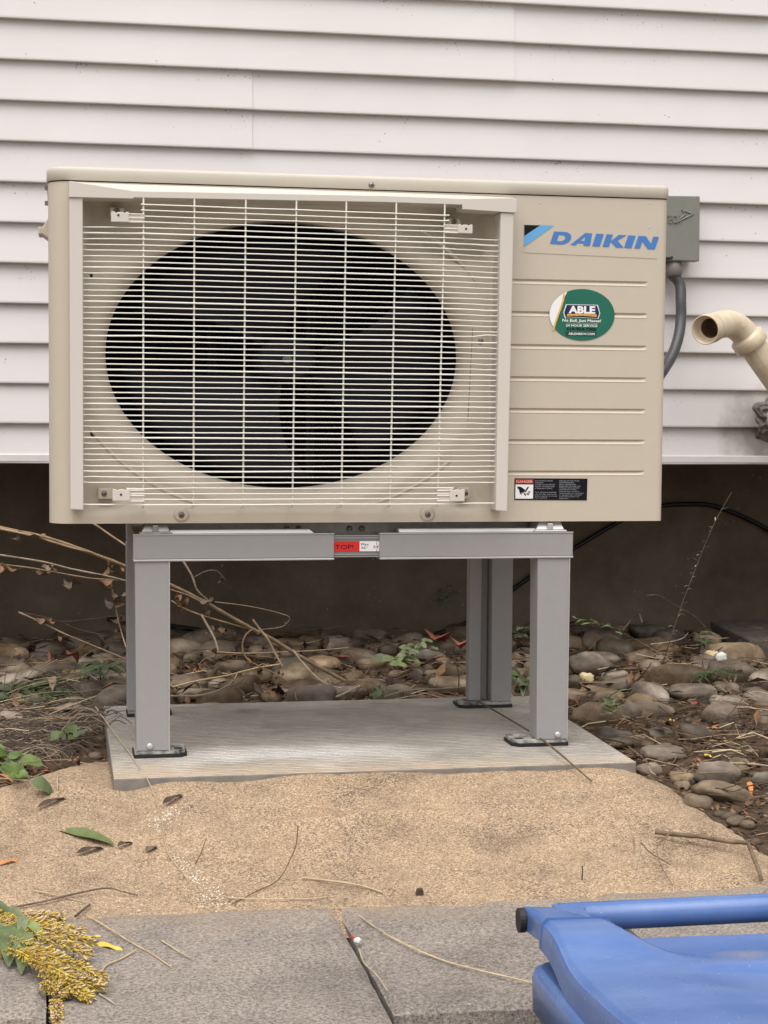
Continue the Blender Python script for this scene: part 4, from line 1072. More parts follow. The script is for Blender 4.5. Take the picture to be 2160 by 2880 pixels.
# ------------------------------------------------------------------ blue cart
BX0, BX1 = .4490, 1.040
bc = thing('wheeled_bin', 'blue plastic wheeled bin with closed lid and tubular handle, below the cap stones', 'bin', (.745, -1.3, -.75))
def lid_z(y):
    pts = [(-1.70, .050), (-1.45, .058), (-1.302, .054), (-1.256, .0490), (-1.207, .0462), (-1.175, .0447), (-1.150, .0462), (-1.131, .0495), (-1.112, .0575), (-1.087, .0615), (-1.051, .0598), (-1.003, .0545), (-.98, .052)]
    for (a, za), (b, zb) in zip(pts, pts[1:]):
        if a <= y <= b:
            t_ = (y-a)/(b-a); return za+(zb-za)*t_
    return pts[0][1] if y < pts[0][0] else pts[-1][1]
def lid_zs(y): return sum(lid_z(y+d)*w_ for d, w_ in ((-.014, .15), (-.007, .22), (0, .26), (.007, .22), (.014, .15)))
def panel_z(y):
    return .0365+.0095*sstep(-1.065, -1.160, y)-.0050*sstep(-1.163, -1.174, y)+.013*sstep(-1.19, -1.42, y)
def arm_w(y):       # width of the raised side arm
    return .030+.030*sstep(-1.03, -1.07, y)+.020*sstep(-1.07, -1.15, y)
def lid_top(x, y):
    d = min(x-BX0, BX1-x)
    t_ = sstep(arm_w(y), arm_w(y)+.011+.075*sstep(-1.06, -1.20, y), d)
    z = lid_zs(y)*(1-t_)+panel_z(y)*t_
    z -= .0045*(1-sstep(0, .0065, d))
    z += .0011*nz(x*9, y*9, 3)
    return z
YB0, YB1 = -1.055, -1.66
g = G()
NX, NY = 150, 110
xs = []
for i in range(NX+1):
    f = i/NX; xs.append(BX0+(BX1-BX0)*(.5-.5*math.cos(PI*f)*(.4+.6*abs(math.cos(PI*f)))))
ys_ = [YB0+(YB1-YB0)*j/NY for j in range(NY+1)]
vs = [(x, y-.004*(1-sstep(0, .05, min(x-BX0, BX1-x)))*0, lid_top(x, y)) for y in ys_ for x in xs]
n = NX+1
fs = [(j*n+i, (j+1)*n+i, (j+1)*n+i+1, j*n+i+1) for j in range(NY) for i in range(NX)]
# skirt down both sides, and the back and front edges
sk = lambda y: .0215+.012*sstep(-1.0, -1.25, y)
def down(idx, out):
    b = len(vs); m_ = len(idx)
    rows = [[vs[i] for i in idx]]
    for q, (o_, dz_) in enumerate(((.0012, .003), (.002, .010), (.002, 1.))):
        rows.append([(x+out[0]*o_, y+out[1]*o_, z-(dz_ if dz_ < 1 else sk(y))) for x, y, z in rows[0]])
    for r in rows: vs.extend(r)
    for r in range(3):
        for i in range(m_-1): fs.append((b+r*m_+i, b+(r+1)*m_+i, b+(r+1)*m_+i+1, b+r*m_+i+1))
down([j*n for j in range(NY, -1, -1)], (-1, 0)); down([j*n+NX for j in range(NY+1)], (1, 0))
down([i for i in range(NX, -1, -1)], (0, .5)); down([NY*n+i for i in range(NX+1)], (0, -1))
g.add(vs, fs, 0, True)
lid = build('lid', g, M['bin'], bc)
def lerp(a, b, t_): return tuple(p_+(q_-p_)*t_ for p_, q_ in zip(a, b))
for sgn, xe, lx in ((1, BX0, 1), (-1, BX1, -1)):
    g = G()
    # arm: from the lid to the tube end, top follows the lid's side profile
    secs = []
    for k in range(13):
        y = -1.062+k*(.078/12); wid = .058-.030*(k/12)**.7; zt = lid_zs(y)+.0002; zb = zt-.0235
        if k > 10: zt -= .002*(k-10)**2*.6
        a, b = xe, xe+sgn*wid
        secs.append([(a, y, zb), (b, y, zb), (b, y, zt-.0015), (a+sgn*.004, y, zt), (a, y, zt-.004)])
    vs = [q for s_ in secs for q in s_]; n5 = 5
    fs = [(k*n5+i, k*n5+(i+1) % n5, (k+1)*n5+(i+1) % n5, (k+1)*n5+i) for k in range(12) for i in range(n5)]
    fs += [(0, 1, 2, 3, 4), (64, 63, 62, 61, 60)]
    if sgn < 0: fs = [f[::-1] for f in fs]
    g.add(vs, [f[::-1] for f in fs], 0, False)
    build('lid_arm', g, M['bin'], lid, bevel=.003, seg=3)
    g = G(); c0 = Vector((xe-sgn*.0005, -.9985, .0420)); g.disc(c0, (-sgn, 0, 0), .0115, .0060, 20)
    g.xf(lambda p: Vector((p.x, -.9985+(p.y+.9985)*.9, .0420+(p.z-.0420)*1.02)))
    build('hinge_plug', g, M['rubber'], bc, bevel=.0015)
    # web between arm and tube
    z0_ = .0535
    x_a, x_b, x_c = xe+sgn*.030, xe+sgn*.052, xe+sgn*.066
    g = G()
    pts = [(x_a, -.984), (x_c, -.984), (x_b+sgn*.004, -1.006), (x_b+sgn*.003, -1.030), (x_b+sgn*.006, -1.060), (x_a, -1.062)]
    if sgn > 0: pts = pts[::-1]
    g.prismz(pts, .0335, .0520); build('handle_web', g, M['bin'], bc, bevel=.004, seg=3)
build('handle', G().tube([(BX0+.034, -.9905, .0400), (BX0+.036, -.9905, .0400), (BX1-.036, -.9905, .0400), (BX1-.034, -.9905, .0400)], [.011, .0138, .0138, .011], 28), M['bin'], bc)
# body with a rolled rim under the lid
g = G(); yb_, yf_ = -1.040, -1.64
def ringb(x0, x1, y0, y1, z, r=.03, n=5):
    pts = []
    for cx_, cy_, a0 in ((x0+r, y0+r, PI), (x1-r, y0+r, 1.5*PI), (x1-r, y1-r, 0), (x0+r, y1-r, .5*PI)):
        for i in range(n+1): pts.append((cx_+r*math.cos(a0+PI/2*i/n), cy_+r*math.sin(a0+PI/2*i/n), z))
    return pts
R_ = [ringb(.449, 1.040, yf_, yb_, .0150, .02), ringb(.4435, 1.0455, yf_-.005, yb_+.005, .0120, .022), ringb(.4415, 1.0475, yf_-.006, yb_+.006, .004, .022), ringb(.4425, 1.0465, yf_-.005, yb_+.006, -.0260, .022), ringb(.455, 1.034, yf_, yb_, -.0270, .022), ringb(.475, 1.014, yf_+.07, yb_-.02, -.68, .03), ringb(.49, 1.0, yf_+.09, yb_-.04, -.70, .03)]
n = len(R_[0]); vs = [p for r in R_ for p in r]
g.add(vs, [(k*n+i, (k+1)*n+i, (k+1)*n+(i+1) % n, k*n+(i+1) % n) for k in range(len(R_)-1) for i in range(n)], 0, True)
g.add(vs, [tuple(range(n)), tuple(reversed(range((len(R_)-1)*n, len(R_)*n)))])
body = build('body', g, M['bin'], bc)
for x in (.455, 1.0):
    wh = build('wheel', G().tube([(x-.005, -1.10, -.66), (x-.004, -1.10, -.66), (x+.038, -1.10, -.66), (x+.04, -1.10, -.66)], [.07, .09, .09, .07], 28), M['rubber'], bc)
    build('wheel_hub', G().tube([(x-.008, -1.10, -.66), (x+.044, -1.10, -.66)], .03, 16), M['bin'], wh)
build('axle', G().tube([(.46, -1.10, -.66), (1.03, -1.10, -.66)], .01, 10), M['steel'], bc)
p = at_z(1970, 2730, .044)
build('lid_mark', G().blob((p.x, p.y, panel_z(p.y)+.0008), .0042, .0030, .0008, 7, 4), M['inkblack'], lid)

# ------------------------------------------------------------------ plants, stalks, leaves
def leafm(g, base, d, l, w_, curl=0., up=Vector((0, 0, 1)), mi=0, n=6, fold=.25, wave=0.):
    base = Vector(base); d = Vector(d).normalized(); side = d.cross(up)
    if side.length < 1e-4: side = Vector((1, 0, 0))
    side.normalize(); nrm = side.cross(d)
    vs = []; p = base.copy(); dd = d.copy()
    for i in range(n+1):
        t_ = i/n; ww = w_*.5*(math.sin(PI*min(1, t_**.75))**.8 if 0 < t_ < 1 else .06)
        wv = nrm*wave*math.sin(t_*9)
        vs += [p-side*ww+nrm*ww*fold+wv, p+wv*.3, p+side*ww+nrm*ww*fold-wv]
        dd = (dd-nrm*curl/n).normalized(); nrm = side.cross(dd); p = p+dd*(l/n)
    fs = []
    for i in range(n):
        for k in range(2): fs.append((i*3+k, i*3+k+1, i*3+k+4, i*3+k+3))
    g.add(vs, fs, mi, True); return p
def stalk_pts(pts, n=6): return catmull([at_y(u, v, y) for u, v, y in pts], n)
def taper(P, r0, r1, kn=0., seed=1):
    r = random.Random(seed); L = len(P)
    return [(r0+(r1-r0)*i/(L-1))*(1+kn*r.uniform(-1, 1)) for i in range(L)]
def curled(g, p, s, seed, mi=0):
    r = random.Random(seed)
    d = Vector((r.uniform(-.8, .8), r.uniform(-.3, .3), r.uniform(-1, -.2)))
    leafm(g, p, d, s, s*r.uniform(.25, .45), r.uniform(1.2, 3.2)*r.choice((-1, 1)), Vector((r.uniform(-1, 1), r.uniform(-1, 0), .4)), mi, 8, .6, .003)

# the big dead stalk behind the stand
ds = thing('dead_stalk', 'long pale dead stalk slanting from upper left down to the stones behind the stand', 'dead stalk', at_y(970, 1905, .62))
P = stalk_pts([(-60, 1470, .62), (0, 1484, .62), (130, 1512, .62), (250, 1553, .62), (352, 1592, .62), (480, 1645, .62), (570, 1690, .61), (640, 1730, .60), (715, 1772, .60), (770, 1800, .59), (830, 1838, .58), (905, 1880, .56), (972, 1916, .54)])
build('stem', G().tube(P, taper(P, .0030, .0037, .12), 8), M['stem'], ds)
for q, (pts, r, mt_) in enumerate([
    ([(0, 1487, .60), (90, 1507, .60), (200, 1540, .60), (265, 1556, .61)], .0022, 'stem'),
    ([(515, 1578, .63), (540, 1620, .62), (555, 1660, .61), (585, 1688, .61)], .0023, 'stem'),
    ([(482, 1690, .60), (520, 1712, .60), (566, 1730, .60), (640, 1752, .60), (700, 1768, .60), (718, 1770, .60)], .0017, 'stem'),
    ([(566, 1728, .595), (585, 1762, .59), (603, 1795, .58), (614, 1830, .57)], .0024, 'stem_pale'),
    ([(710, 1742, .59), (735, 1775, .585), (755, 1800, .575), (775, 1840, .565), (795, 1875, .55)], .0024, 'stem'),
    ([(712, 1768, .59), (690, 1788, .58), (682, 1820, .57), (695, 1852, .56), (740, 1880, .55), (785, 1898, .54)], .0017, 'stem'),
    ([(605, 1693, .60), (680, 1702, .60), (745, 1714, .60), (790, 1726, .60), (814, 1736, .60), (806, 1754, .60), (785, 1765, .60), (740, 1770, .60), (715, 1775, .6)], .0009, 'stem'),
    ([(548, 1622, .62), (580, 1606, .62), (610, 1606, .62), (634, 1630, .62)], .0007, 'stem'),
    ([(823, 1828, .575), (850, 1862, .565), (885, 1900, .55), (920, 1925, .54), (960, 1936, .535)], .0020, 'stem_pale'),
    ([(480, 1658, .61), (530, 1675, .605), (580, 1700, .60)], .0016, 'stem')]):
    Pq = stalk_pts(pts, 5); build('side_stem', G().tube(Pq, taper(Pq, r, r*.7, .1, q), 6), M[mt_], ds)
g = G()
for k, (u, v, s) in enumerate([(300, 1575, .06), (320, 1590, .05), (335, 1600, .045), (510, 1672, .045), (530, 1680, .05), (560, 1690, .05), (575, 1705, .04), (590, 1715, .045), (500, 1668, .04), (625, 1618, .03), (635, 1750, .05), (640, 1760, .05), (660, 1775, .05), (602, 1760, .04), (617, 1822, .04), (730, 1780, .03), (745, 1810, .03), (770, 1845, .03), (790, 1880, .035), (805, 1745, .015), (800, 1757, .015), (785, 1762, .013), (70, 1500, .06), (40, 1495, .06)]):
    g = G(); curled(g, at_y(u, v, .60), s*.7, k); build('dry_leaf', g, M['dryleaf'], ds)
ds2 = []
for name, label, parts, lv in [
    ('dead_stalk', 'thin dead stalk in the upper of a close pair running left behind the stand leg', [([(-40, 1556, .66), (0, 1561, .66), (120, 1580, .66), (200, 1600, .66), (300, 1620, .66), (356, 1634, .66), (420, 1650, .66)], .0019)], [(150, 1590, .05), (170, 1600, .04)]),
    ('dead_stalk', 'thin dead stalk in the lower of a close pair, curled brown leaves hanging from it', [([(-40, 1583, .67), (0, 1587, .67), (90, 1598, .67), (180, 1614, .67), (260, 1627, .67), (340, 1632, .66)], .0016)], [(20, 1592, .07), (60, 1600, .07), (100, 1605, .05), (215, 1625, .06), (205, 1620, .05)]),
    ('dead_stalk', 'straight dark-tipped dead stalk slanting down to the stones left of the stand', [([(52, 1722, .72), (120, 1752, .71), (180, 1782, .70), (260, 1815, .69), (352, 1853, .68), (400, 1874, .67)], .0017), ([(55, 1722, .72), (120, 1734, .72), (175, 1748, .72), (260, 1740, .72), (350, 1730, .72)], .0008), ([(185, 1755, .72), (225, 1772, .72), (290, 1785, .71)], .0012)], [(130, 1740, .05), (165, 1748, .05), (110, 1742, .04), (180, 1785, .03)]),
    ('dead_stalk', 'slim stalk crossing beneath the unit just left of the back stand leg', [([(225, 1452, .70), (268, 1476, .70), (310, 1505, .70), (352, 1533, .70), (390, 1560, .70)], .0021)], []),
    ('dead_stalk', 'upright weedy dead stalk with shrivelled leaves close to the left stand leg', [([(312, 1640, .74), (322, 1690, .74), (332, 1740, .74), (345, 1790, .73), (358, 1830, .72)], .0016)], [(318, 1630, .06), (325, 1650, .06), (312, 1670, .05), (330, 1680, .06), (340, 1720, .05), (350, 1700, .05), (335, 1745, .04), (345, 1735, .05), (350, 1760, .05)])]:
    y0 = parts[0][0][-1]
    o = thing(name, label, 'dead stalk', at_y(*y0), 'dead stalks left of the stand')
    for q, (pts, r) in enumerate(parts):
        Pq = stalk_pts(pts, 5); build('stem' if q == 0 else 'side_stem', G().tube(Pq, taper(Pq, r, r*.75, .12, q), 6), M['stem'] if q == 0 else M['stem_dark'], o)
    if lv:
        for k, (u, v, s) in enumerate(lv):
            g = G(); curled(g, at_y(u, v, pts[0][2]-.005), s*.75, k+31); build('dry_leaf', g, M['dryleaf'], o)

# stalks and twigs, each one thing: name, label, category, points (u, v, lift), radius, material
def on_ground(pts, nseg=5, closed=False):
    return catmull([at_ground(u, v, l) for u, v, l in pts], nseg)
TW = [
 ('twig', 'thin brown twig lying across the pad from the back foot over its front right edge', 'twig', [(1345, 1972, .012), (1410, 2010, .010), (1480, 2052, .012), (1530, 2085, .012), (1580, 2125, .010), (1630, 2168, .012), (1664, 2199, .004)], .0019, 'stem_brown'),
 ('twig', 'pale straw draped over the left end of the pad beside the leg', 'straw', [(265, 1983, .010), (300, 2035, .010), (340, 2085, .006), (370, 2125, .004), (392, 2160, .003)], .0009, 'straw'),
 ('twig', 'dark stick leaning in the weeds left of the pad', 'twig', [(152, 1890, .03), (190, 1922, .025), (225, 1948, .02), (263, 1978, .012)], .0032, 'stem_dark'),
 ('bent_stalk', 'bent brown stalk with a snapped end on the right side of the sand', 'dead stalk', [(1843, 2340, .008), (1900, 2349, .012), (1970, 2356, .014), (2040, 2366, .016), (2098, 2373, .02), (2108, 2382, .022), (2122, 2420, .02), (2136, 2455, .014), (2142, 2480, .004)], .0034, 'stem_brown'),
 ('twig', 'short dark twig standing up out of the sand near the front edge', 'twig', [(1637, 2478, .002), (1638, 2456, .012), (1638, 2436, .022)], .0010, 'stem_dark'),
 ('twig', 'upright pale stem stuck in the sand, right of centre', 'twig', [(1788, 2446, .001), (1784, 2400, .02), (1783, 2355, .045)], .0011, 'stem_pale'),
 ('twig', 'thin forked stem leaning on the sand under the bent stalk', 'twig', [(1802, 2372, .03), (1830, 2400, .02), (1860, 2418, .012), (1886, 2435, .002)], .0009, 'stem_brown'),
 ('twig', 'wiry twig hanging down from the bent stalk to the sand', 'twig', [(1880, 2350, .02), (1852, 2375, .02), (1848, 2400, .018), (1860, 2440, .01), (1892, 2490, .002)], .0009, 'stem_brown'),
 ('straw', 'long flat straw lying along the front of the sand, middle', 'straw', [(850, 2470, .003), (930, 2478, .004), (1010, 2490, .004), (1075, 2512, .003)], .0016, 'straw'),
 ('straw', 'long pale straw lying over the sand edge left of the joint', 'straw', [(640, 2528, .003), (740, 2531, .004), (860, 2530, .003), (920, 2525, .003)], .0009, 'straw'),
 ('straw', 'brown curved stem leaning over the sand, centre left', 'twig', [(838, 2325, .02), (832, 2380, .02), (815, 2420, .015), (795, 2460, .01), (770, 2485, .004), (730, 2505, .002), (650, 2545, .002)], .0008, 'stem_brown'),
 ('straw', 'short stiff stem standing in the sand beside the white grit', 'twig', [(550, 2432, .002), (566, 2400, .012), (580, 2358, .02)], .0009, 'stem_brown'),
 ('straw', 'thin straw lying slantwise across the sand above the left cap stone', 'straw', [(95, 2505, .002), (170, 2522, .003), (240, 2540, .002)], .0008, 'straw'),
 ('twig', 'long brown stem bent like a roof on the sand at lower left', 'twig', [(0, 2560, .004), (110, 2540, .004), (220, 2515, .006), (300, 2498, .008), (345, 2508, .006), (388, 2520, .003)], .0013, 'stem_brown'),
 ('twig', 'short dark stick on the sand edge above the flowers', 'twig', [(212, 2577, .002), (232, 2560, .006), (253, 2544, .004)], .0018, 'stem_dark'),
 ('straw', 'long white straw lying across the left cap stone', 'straw', [(245, 2577, .003), (300, 2607, .003), (360, 2645, .003), (420, 2682, .002), (482, 2722, .002)], .0010, 'stem_pale'),
 ('straw', 'pale straw lying crosswise near the tip of the flowers', 'straw', [(384, 2674, .003), (340, 2698, .003), (298, 2716, .003), (280, 2750, .002)], .0010, 'stem_pale'),
 ('straw', 'short pale straw alone on the middle of the left cap stone', 'straw', [(455, 2646, .002), (500, 2674, .002), (536, 2694, .002)], .0009, 'straw'),
 ('straw', 'pale straw beside the lower tip of the flowers', 'straw', [(280, 2800, .002), (300, 2810, .003), (326, 2827, .002)], .0012, 'stem_pale'),
 ('straw', 'long white straw curving over the right cap stone to the blue bin', 'straw', [(1080, 2626, .003), (1160, 2668, .003), (1260, 2707, .003), (1350, 2732, .003), (1440, 2752, .003), (1500, 2768, .003)], .0011, 'stem_pale'),
 ('straw', 'short white straw right of the joint near the sand', 'straw', [(1010, 2575, .002), (1050, 2605, .002), (1085, 2628, .002)], .0009, 'straw'),
 ('straw', 'white straw lying in the open joint between two cap stones', 'straw', [(1010, 2670, .002), (1025, 2710, .002), (1060, 2745, .002), (1090, 2790, .001)], .0012, 'stem_pale'),
 ('twig', 'bleached stem lying flat along the sand top left', 'straw', [(410, 2192, .002), (430, 2230, .004), (455, 2310, .004), (470, 2395, .003), (500, 2440, .003), (535, 2490, .002), (530, 2540, .002)], .0008, 'stem_pale'),
 ('twig', 'pale upright chip of straw left of the pad corner', 'straw', [(163, 2182, .001), (162, 2200, .004), (162, 2222, .002)], .0012, 'stem_pale'),
 ('twig', 'slim twig leaning up between the stones at right', 'twig', [(1965, 2125, .002), (1990, 2090, .02), (2030, 2035, .05), (2090, 1965, .085)], .0012, 'stem_dark'),
 ('twig', 'dark forked stem rising from the stones right of the front leg', 'twig', [(1770, 1950, .005), (1790, 1920, .03), (1815, 1890, .06), (1832, 1865, .08)], .0012, 'stem_dark'),
 ('twig', 'pale cane resting on the rounded stones behind the right front leg', 'twig', [(1830, 1812, .03), (1880, 1806, .03), (1920, 1795, .03), (1935, 1780, .03)], .0016, 'stem_pale'),
 ('twig', 'bent pale reed folded against the base of the foundation', 'twig', [(1752, 1772, .02), (1770, 1750, .035), (1795, 1728, .06), (1806, 1750, .045)], .0030, 'stem'),
 ('twig', 'long stem arching from the foundation over the stones at right', 'twig', [(1820, 1675, .12), (1855, 1675, .12), (1900, 1703, .09), (1950, 1730, .06), (1980, 1760, .04), (2000, 1785, .015)], .0013, 'stem'),
 ('twig', 'long stem trailing down across the stones right of the leg', 'twig', [(1730, 1770, .03), (1790, 1800, .03), (1850, 1835, .03), (1900, 1870, .025), (1950, 1905, .01)], .0011, 'stem'),
 ('twig', 'thin stick lying across the stones under the unit, lower left', 'twig', [(485, 1933, .02), (560, 1915, .03), (640, 1900, .03), (720, 1880, .03), (790, 1868, .03)], .0020, 'stem_pale'),
 ('twig', 'curved stem lying under the unit close to the back of the pad', 'twig', [(480, 1958, .02), (560, 1956, .02), (620, 1940, .025), (655, 1915, .03), (670, 1890, .035)], .0017, 'stem'),
 ('twig', 'level cane lying far back across the stones under the unit', 'twig', [(580, 1832, .03), (680, 1838, .03), (780, 1835, .03), (880, 1830, .03), (980, 1822, .03)], .0018, 'stem'),
 ('twig', 'short crossed sticks near the middle of the pad back edge', 'twig', [(945, 1960, .015), (980, 1945, .02), (1010, 1930, .02), (1040, 1926, .015)], .0016, 'stem_pale'),
 ('twig', 'wiry stem standing among stones left of the back right leg', 'twig', [(1290, 1945, .01), (1290, 1900, .05), (1280, 1860, .085), (1275, 1845, .1)], .0013, 'stem'),
 ('twig', 'low cane running along the back edge of the pad', 'twig', [(1080, 1960, .012), (1150, 1942, .02), (1240, 1938, .02), (1340, 1930, .02)], .0014, 'stem'),
 ('twig', 'dark stem on the sand edge right of the pad corner', 'twig', [(1795, 2165, .006), (1850, 2188, .008), (1900, 2205, .006), (1930, 2212, .003)], .0015, 'stem_dark'),
 ('twig', 'flat brown stem on the soil right of the pad', 'twig', [(1690, 2075, .008), (1760, 2090, .01), (1830, 2100, .008)], .0013, 'stem_dark'),
 ('twig', 'straw laid over the soil right of the long flat stone', 'straw', [(1960, 2155, .008), (2040, 2148, .01), (2110, 2150, .012), (2170, 2156, .01)], .0022, 'stem'),
 ('twig', 'straight stem crossing the weeds in front of the left leg', 'twig', [(140, 2010, .02), (200, 1985, .025), (280, 1955, .03), (345, 1935, .03)], .0016, 'stem'),
]
for nm, lb, ct, pts, r, mt_ in TW:
    Pq = on_ground(pts); g = G().tube(Pq, taper(Pq, r, r*.7, .10, len(lb)), 6)
    tag(build(nm, g, M[mt_]), lb, ct, 'twigs and straws on the ground')

# tall seed stalk against the foundation
tg = thing('grass_stalk', 'tall thin dry grass stalk leaning up in front of the foundation at right', 'grass stalk', at_ground(1860, 1880))
P = catmull([at_ground(1860, 1880), at_y(1880, 1815, .86), at_y(1900, 1752, .85), at_y(1925, 1680, .84), at_y(1960, 1590, .84), at_y(1990, 1515, .83), at_y(2020, 1450, .83), at_y(2058, 1384, .82)], 8)
build('stem', G().tube(P, taper(P, .0010, .0005, .1), 6), M['stem_brown'], tg)
g = G(); r = random.Random(8)
for i in range(12, len(P)-6):
    if r.random() < .8: leafm(g, P[i], (r.uniform(-1, 1), r.uniform(-.4, .2), r.uniform(0, .7)), r.uniform(.008, .018), .003, .5, mi=0, n=3)
build('seed', g, M['straw'], tg)

# green weeds; broad leaves on thin stems
def weed(label, base, stems, mt_, lw, name='weed', cat='weed', group='green weeds', seed=1, narrow=False):
    r = random.Random(seed); b = Vector(base); o = thing(name, label, cat, b, group)
    gs = G(); leaves = []
    for (u, v, y, n_, L_) in stems:
        tip = at_y(u, v, y) if y is not None else at_ground(u, v, .02)
        mid = (b+tip)/2+Vector((r.uniform(-.01, .01), r.uniform(-.01, .01), .01))
        Pq = catmull([b, mid, tip], 6); gs.tube(Pq, taper(Pq, .0012, .0007), 5)
        for k in range(n_):
            p_i = Pq[max(1, int((len(Pq)-1)*(.35+.65*(k+1)/n_)))]
            a = r.uniform(0, 2*PI)
            leaves.append((p_i, Vector((math.cos(a), math.sin(a)*.7-.25, r.uniform(-.1, .6))), L_*.66*r.uniform(.6, 1.15)))
    build('stem', gs, M['leaf_pale'], o)
    for p_i, d, l in leaves:
        g = G(); leafm(g, p_i, d, l, l*lw, r.uniform(.2, 1.2), Vector((0, -.5, 1)), 0, 6, .2, .0015 if not narrow else 0); build('leaf', g, M[mt_], o)
    return o
G0 = lambda u, v: at_ground(u, v)
weed('pale green broad-leaved weed on the stones behind the middle of the pad', G0(1130, 1880), [(1110, 1850, .74, 3, .060), (1095, 1868, .72, 2, .065), (1165, 1815, .78, 4, .045), (1185, 1800, .78, 4, .035), (1150, 1832, .76, 3, .04), (1205, 1822, .78, 3, .03)], 'leaf_pale', .55, seed=2)
weed('bright green weed between the two right stand legs', G0(1470, 1960), [(1462, 1900, .50, 4, .040), (1480, 1915, .50, 4, .038), (1455, 1925, .48, 3, .036), (1485, 1945, .48, 3, .03), (1450, 1950, .47, 2, .03)], 'leaf', .62, seed=3)
weed('small weed high behind the right stand legs against the foundation', G0(1460, 1815), [(1455, 1775, .95, 5, .04), (1475, 1765, .95, 4, .035), (1450, 1790, .95, 3, .03)], 'leaf_dark', .3, seed=4, narrow=True)
weed('upright green weed in front of the concrete block', G0(1965, 1840), [(1965, 1775, .92, 6, .05), (1955, 1800, .92, 4, .045), (1980, 1805, .92, 5, .045)], 'leaf_dark', .28, seed=5, narrow=True)
weed('feathery grey-green weed beside the pad, right of the front leg', G0(1715, 2010), [(1695, 1985, .28, 9, .026), (1725, 1975, .28, 9, .026), (1738, 1945, .28, 7, .03), (1700, 2010, .26, 9, .022), (1745, 1985, .28, 7, .022), (1735, 2000, .27, 8, .022)], 'leaf_pale', .22, seed=6, narrow=True)
weed('spreading narrow-leaved weed below the white scrap at right', G0(1985, 1925), [(1950, 1895, .55, 7, .04), (1985, 1890, .55, 7, .04), (2020, 1885, .55, 6, .04), (1965, 1915, .53, 6, .035), (2060, 1880, .56, 5, .035), (2090, 1900, .55, 5, .035)], 'leaf_dark', .2, seed=7, narrow=True)
weed('trailing pale weed along the stones right of the front leg', G0(1720, 1775), [(1620, 1740, .9, 6, .03), (1660, 1752, .9, 6, .03), (1690, 1765, .9, 5, .03), (1750, 1785, .88, 4, .025)], 'leaf_pale', .2, seed=8, narrow=True)
weed('round-leaved green weed at the left edge of the sand', G0(45, 2190), [(12, 2115, None, 4, .062), (48, 2140, None, 3, .058), (12, 2150, None, 3, .055), (62, 2172, None, 2, .06), (88, 2200, None, 2, .062), (80, 2185, None, 2, .05)], 'leaf', .72, seed=9)
weed('low three-leaved green sprig beside the pad left corner', G0(195, 2085), [(165, 2068, None, 2, .040), (205, 2072, None, 2, .036), (222, 2066, None, 2, .044)], 'leaf', .72, seed=10)
weed('grey-green long-leaved weed left of the back stand leg', G0(283, 1915), [(280, 1860, .62, 4, .085), (268, 1880, .62, 3, .08), (300, 1868, .62, 3, .085), (240, 1905, .60, 2, .08), (325, 1872, .62, 2, .07)], 'leaf_dark', .24, seed=11, narrow=True)
weed('matted green weed at the left edge of the photo between stones', G0(70, 1955), [(20, 1935, None, 5, .07), (60, 1930, None, 6, .07), (110, 1935, None, 5, .065), (30, 1965, None, 4, .07), (90, 1965, None, 5, .06), (150, 1945, None, 4, .05), (130, 1970, None, 3, .05)], 'leaf_dark', .32, seed=12)
weed('low leaf tuft at the pad back edge with one pink leaf', G0(1070, 1962), [(1062, 1945, None, 3, .04), (1090, 1950, None, 3, .035), (1040, 1955, None, 2, .03)], 'leaf', .6, seed=13)
weed('tiny pale sprig growing on the foundation wall in the middle', at_y(1250, 1690, 1.447), [(1250, 1662, 1.43, 5, .028), (1262, 1635, 1.43, 3, .02), (1285, 1662, 1.43, 3, .026), (1245, 1700, 1.43, 4, .026), (1258, 1690, 1.43, 3, .03)], 'leaf_pale', .35, seed=14)
# grass tuft, left
gt = thing('grass_tuft', 'tuft of long green grass blades lying over the left edge beside the stones', 'grass', G0(20, 1990), 'green weeds')
r = random.Random(21)
for k in range(46):
    b0 = G0(r.uniform(-40, 120), r.uniform(1950, 2010)); a = r.uniform(-.4, 1.0)
    g = G(); leafm(g, b0, (math.cos(a), r.uniform(-.3, .2), r.uniform(.1, .9)), r.uniform(.06, .17), r.uniform(.003, .006), r.uniform(.5, 1.6), mi=0, n=7, fold=.4); build('blade', g, M['grass'] if k % 3 else M['straw'], gt)
for k, (u0, v0, u1, v1) in enumerate([(10, 1975, 45, 1825), (30, 1960, 92, 1845), (60, 1950, 140, 1858), (90, 1940, 160, 1855)]):
    a, b_ = G0(u0, v0), at_y(u1, v1, .45); Pq = catmull([a, (a+b_)/2+Vector((-.006, 0, .01)), b_], 8); build('seed_stem', G().tube(Pq, taper(Pq, .0008, .0006, .4, k), 5), M['straw'], gt)
for k in range(34):     # dry grass mat in front of it
    pass
dg_ = G(); r = random.Random(4)
for k in range(2300):
    u = r.uniform(-60, 300); v = r.uniform(1880, 2165) if r.random() < .6 else r.uniform(1990, 2150)
    if v > 2190-u*.45+20*math.sin(u*.05): continue
    b0 = at_ground(u, v); a = r.uniform(-.9, .9)+(PI if r.random() < .4 else 0)
    l = r.uniform(.02, .09); dv = Vector((math.cos(a), math.sin(a)*.6, r.uniform(.0, .35)))
    p1 = b0+dv*l*.5+Vector((r.gauss(0, .006), r.gauss(0, .004), .006)); p2 = b0+dv*l+Vector((0, 0, -.3*l))
    dg_.tube(catmull([b0, p1, p2], 3), r.uniform(.0004, .0010), 3, r.choice((0, 1, 1, 0, 1, 2)), cap=False)
kind(tag(build('dry_grass', dg_, [M['stem_brown'], M['stem_dark'], M['stem']]), 'tangled mat of dead brown grass left of the pad', 'dry grass'), 'stuff')

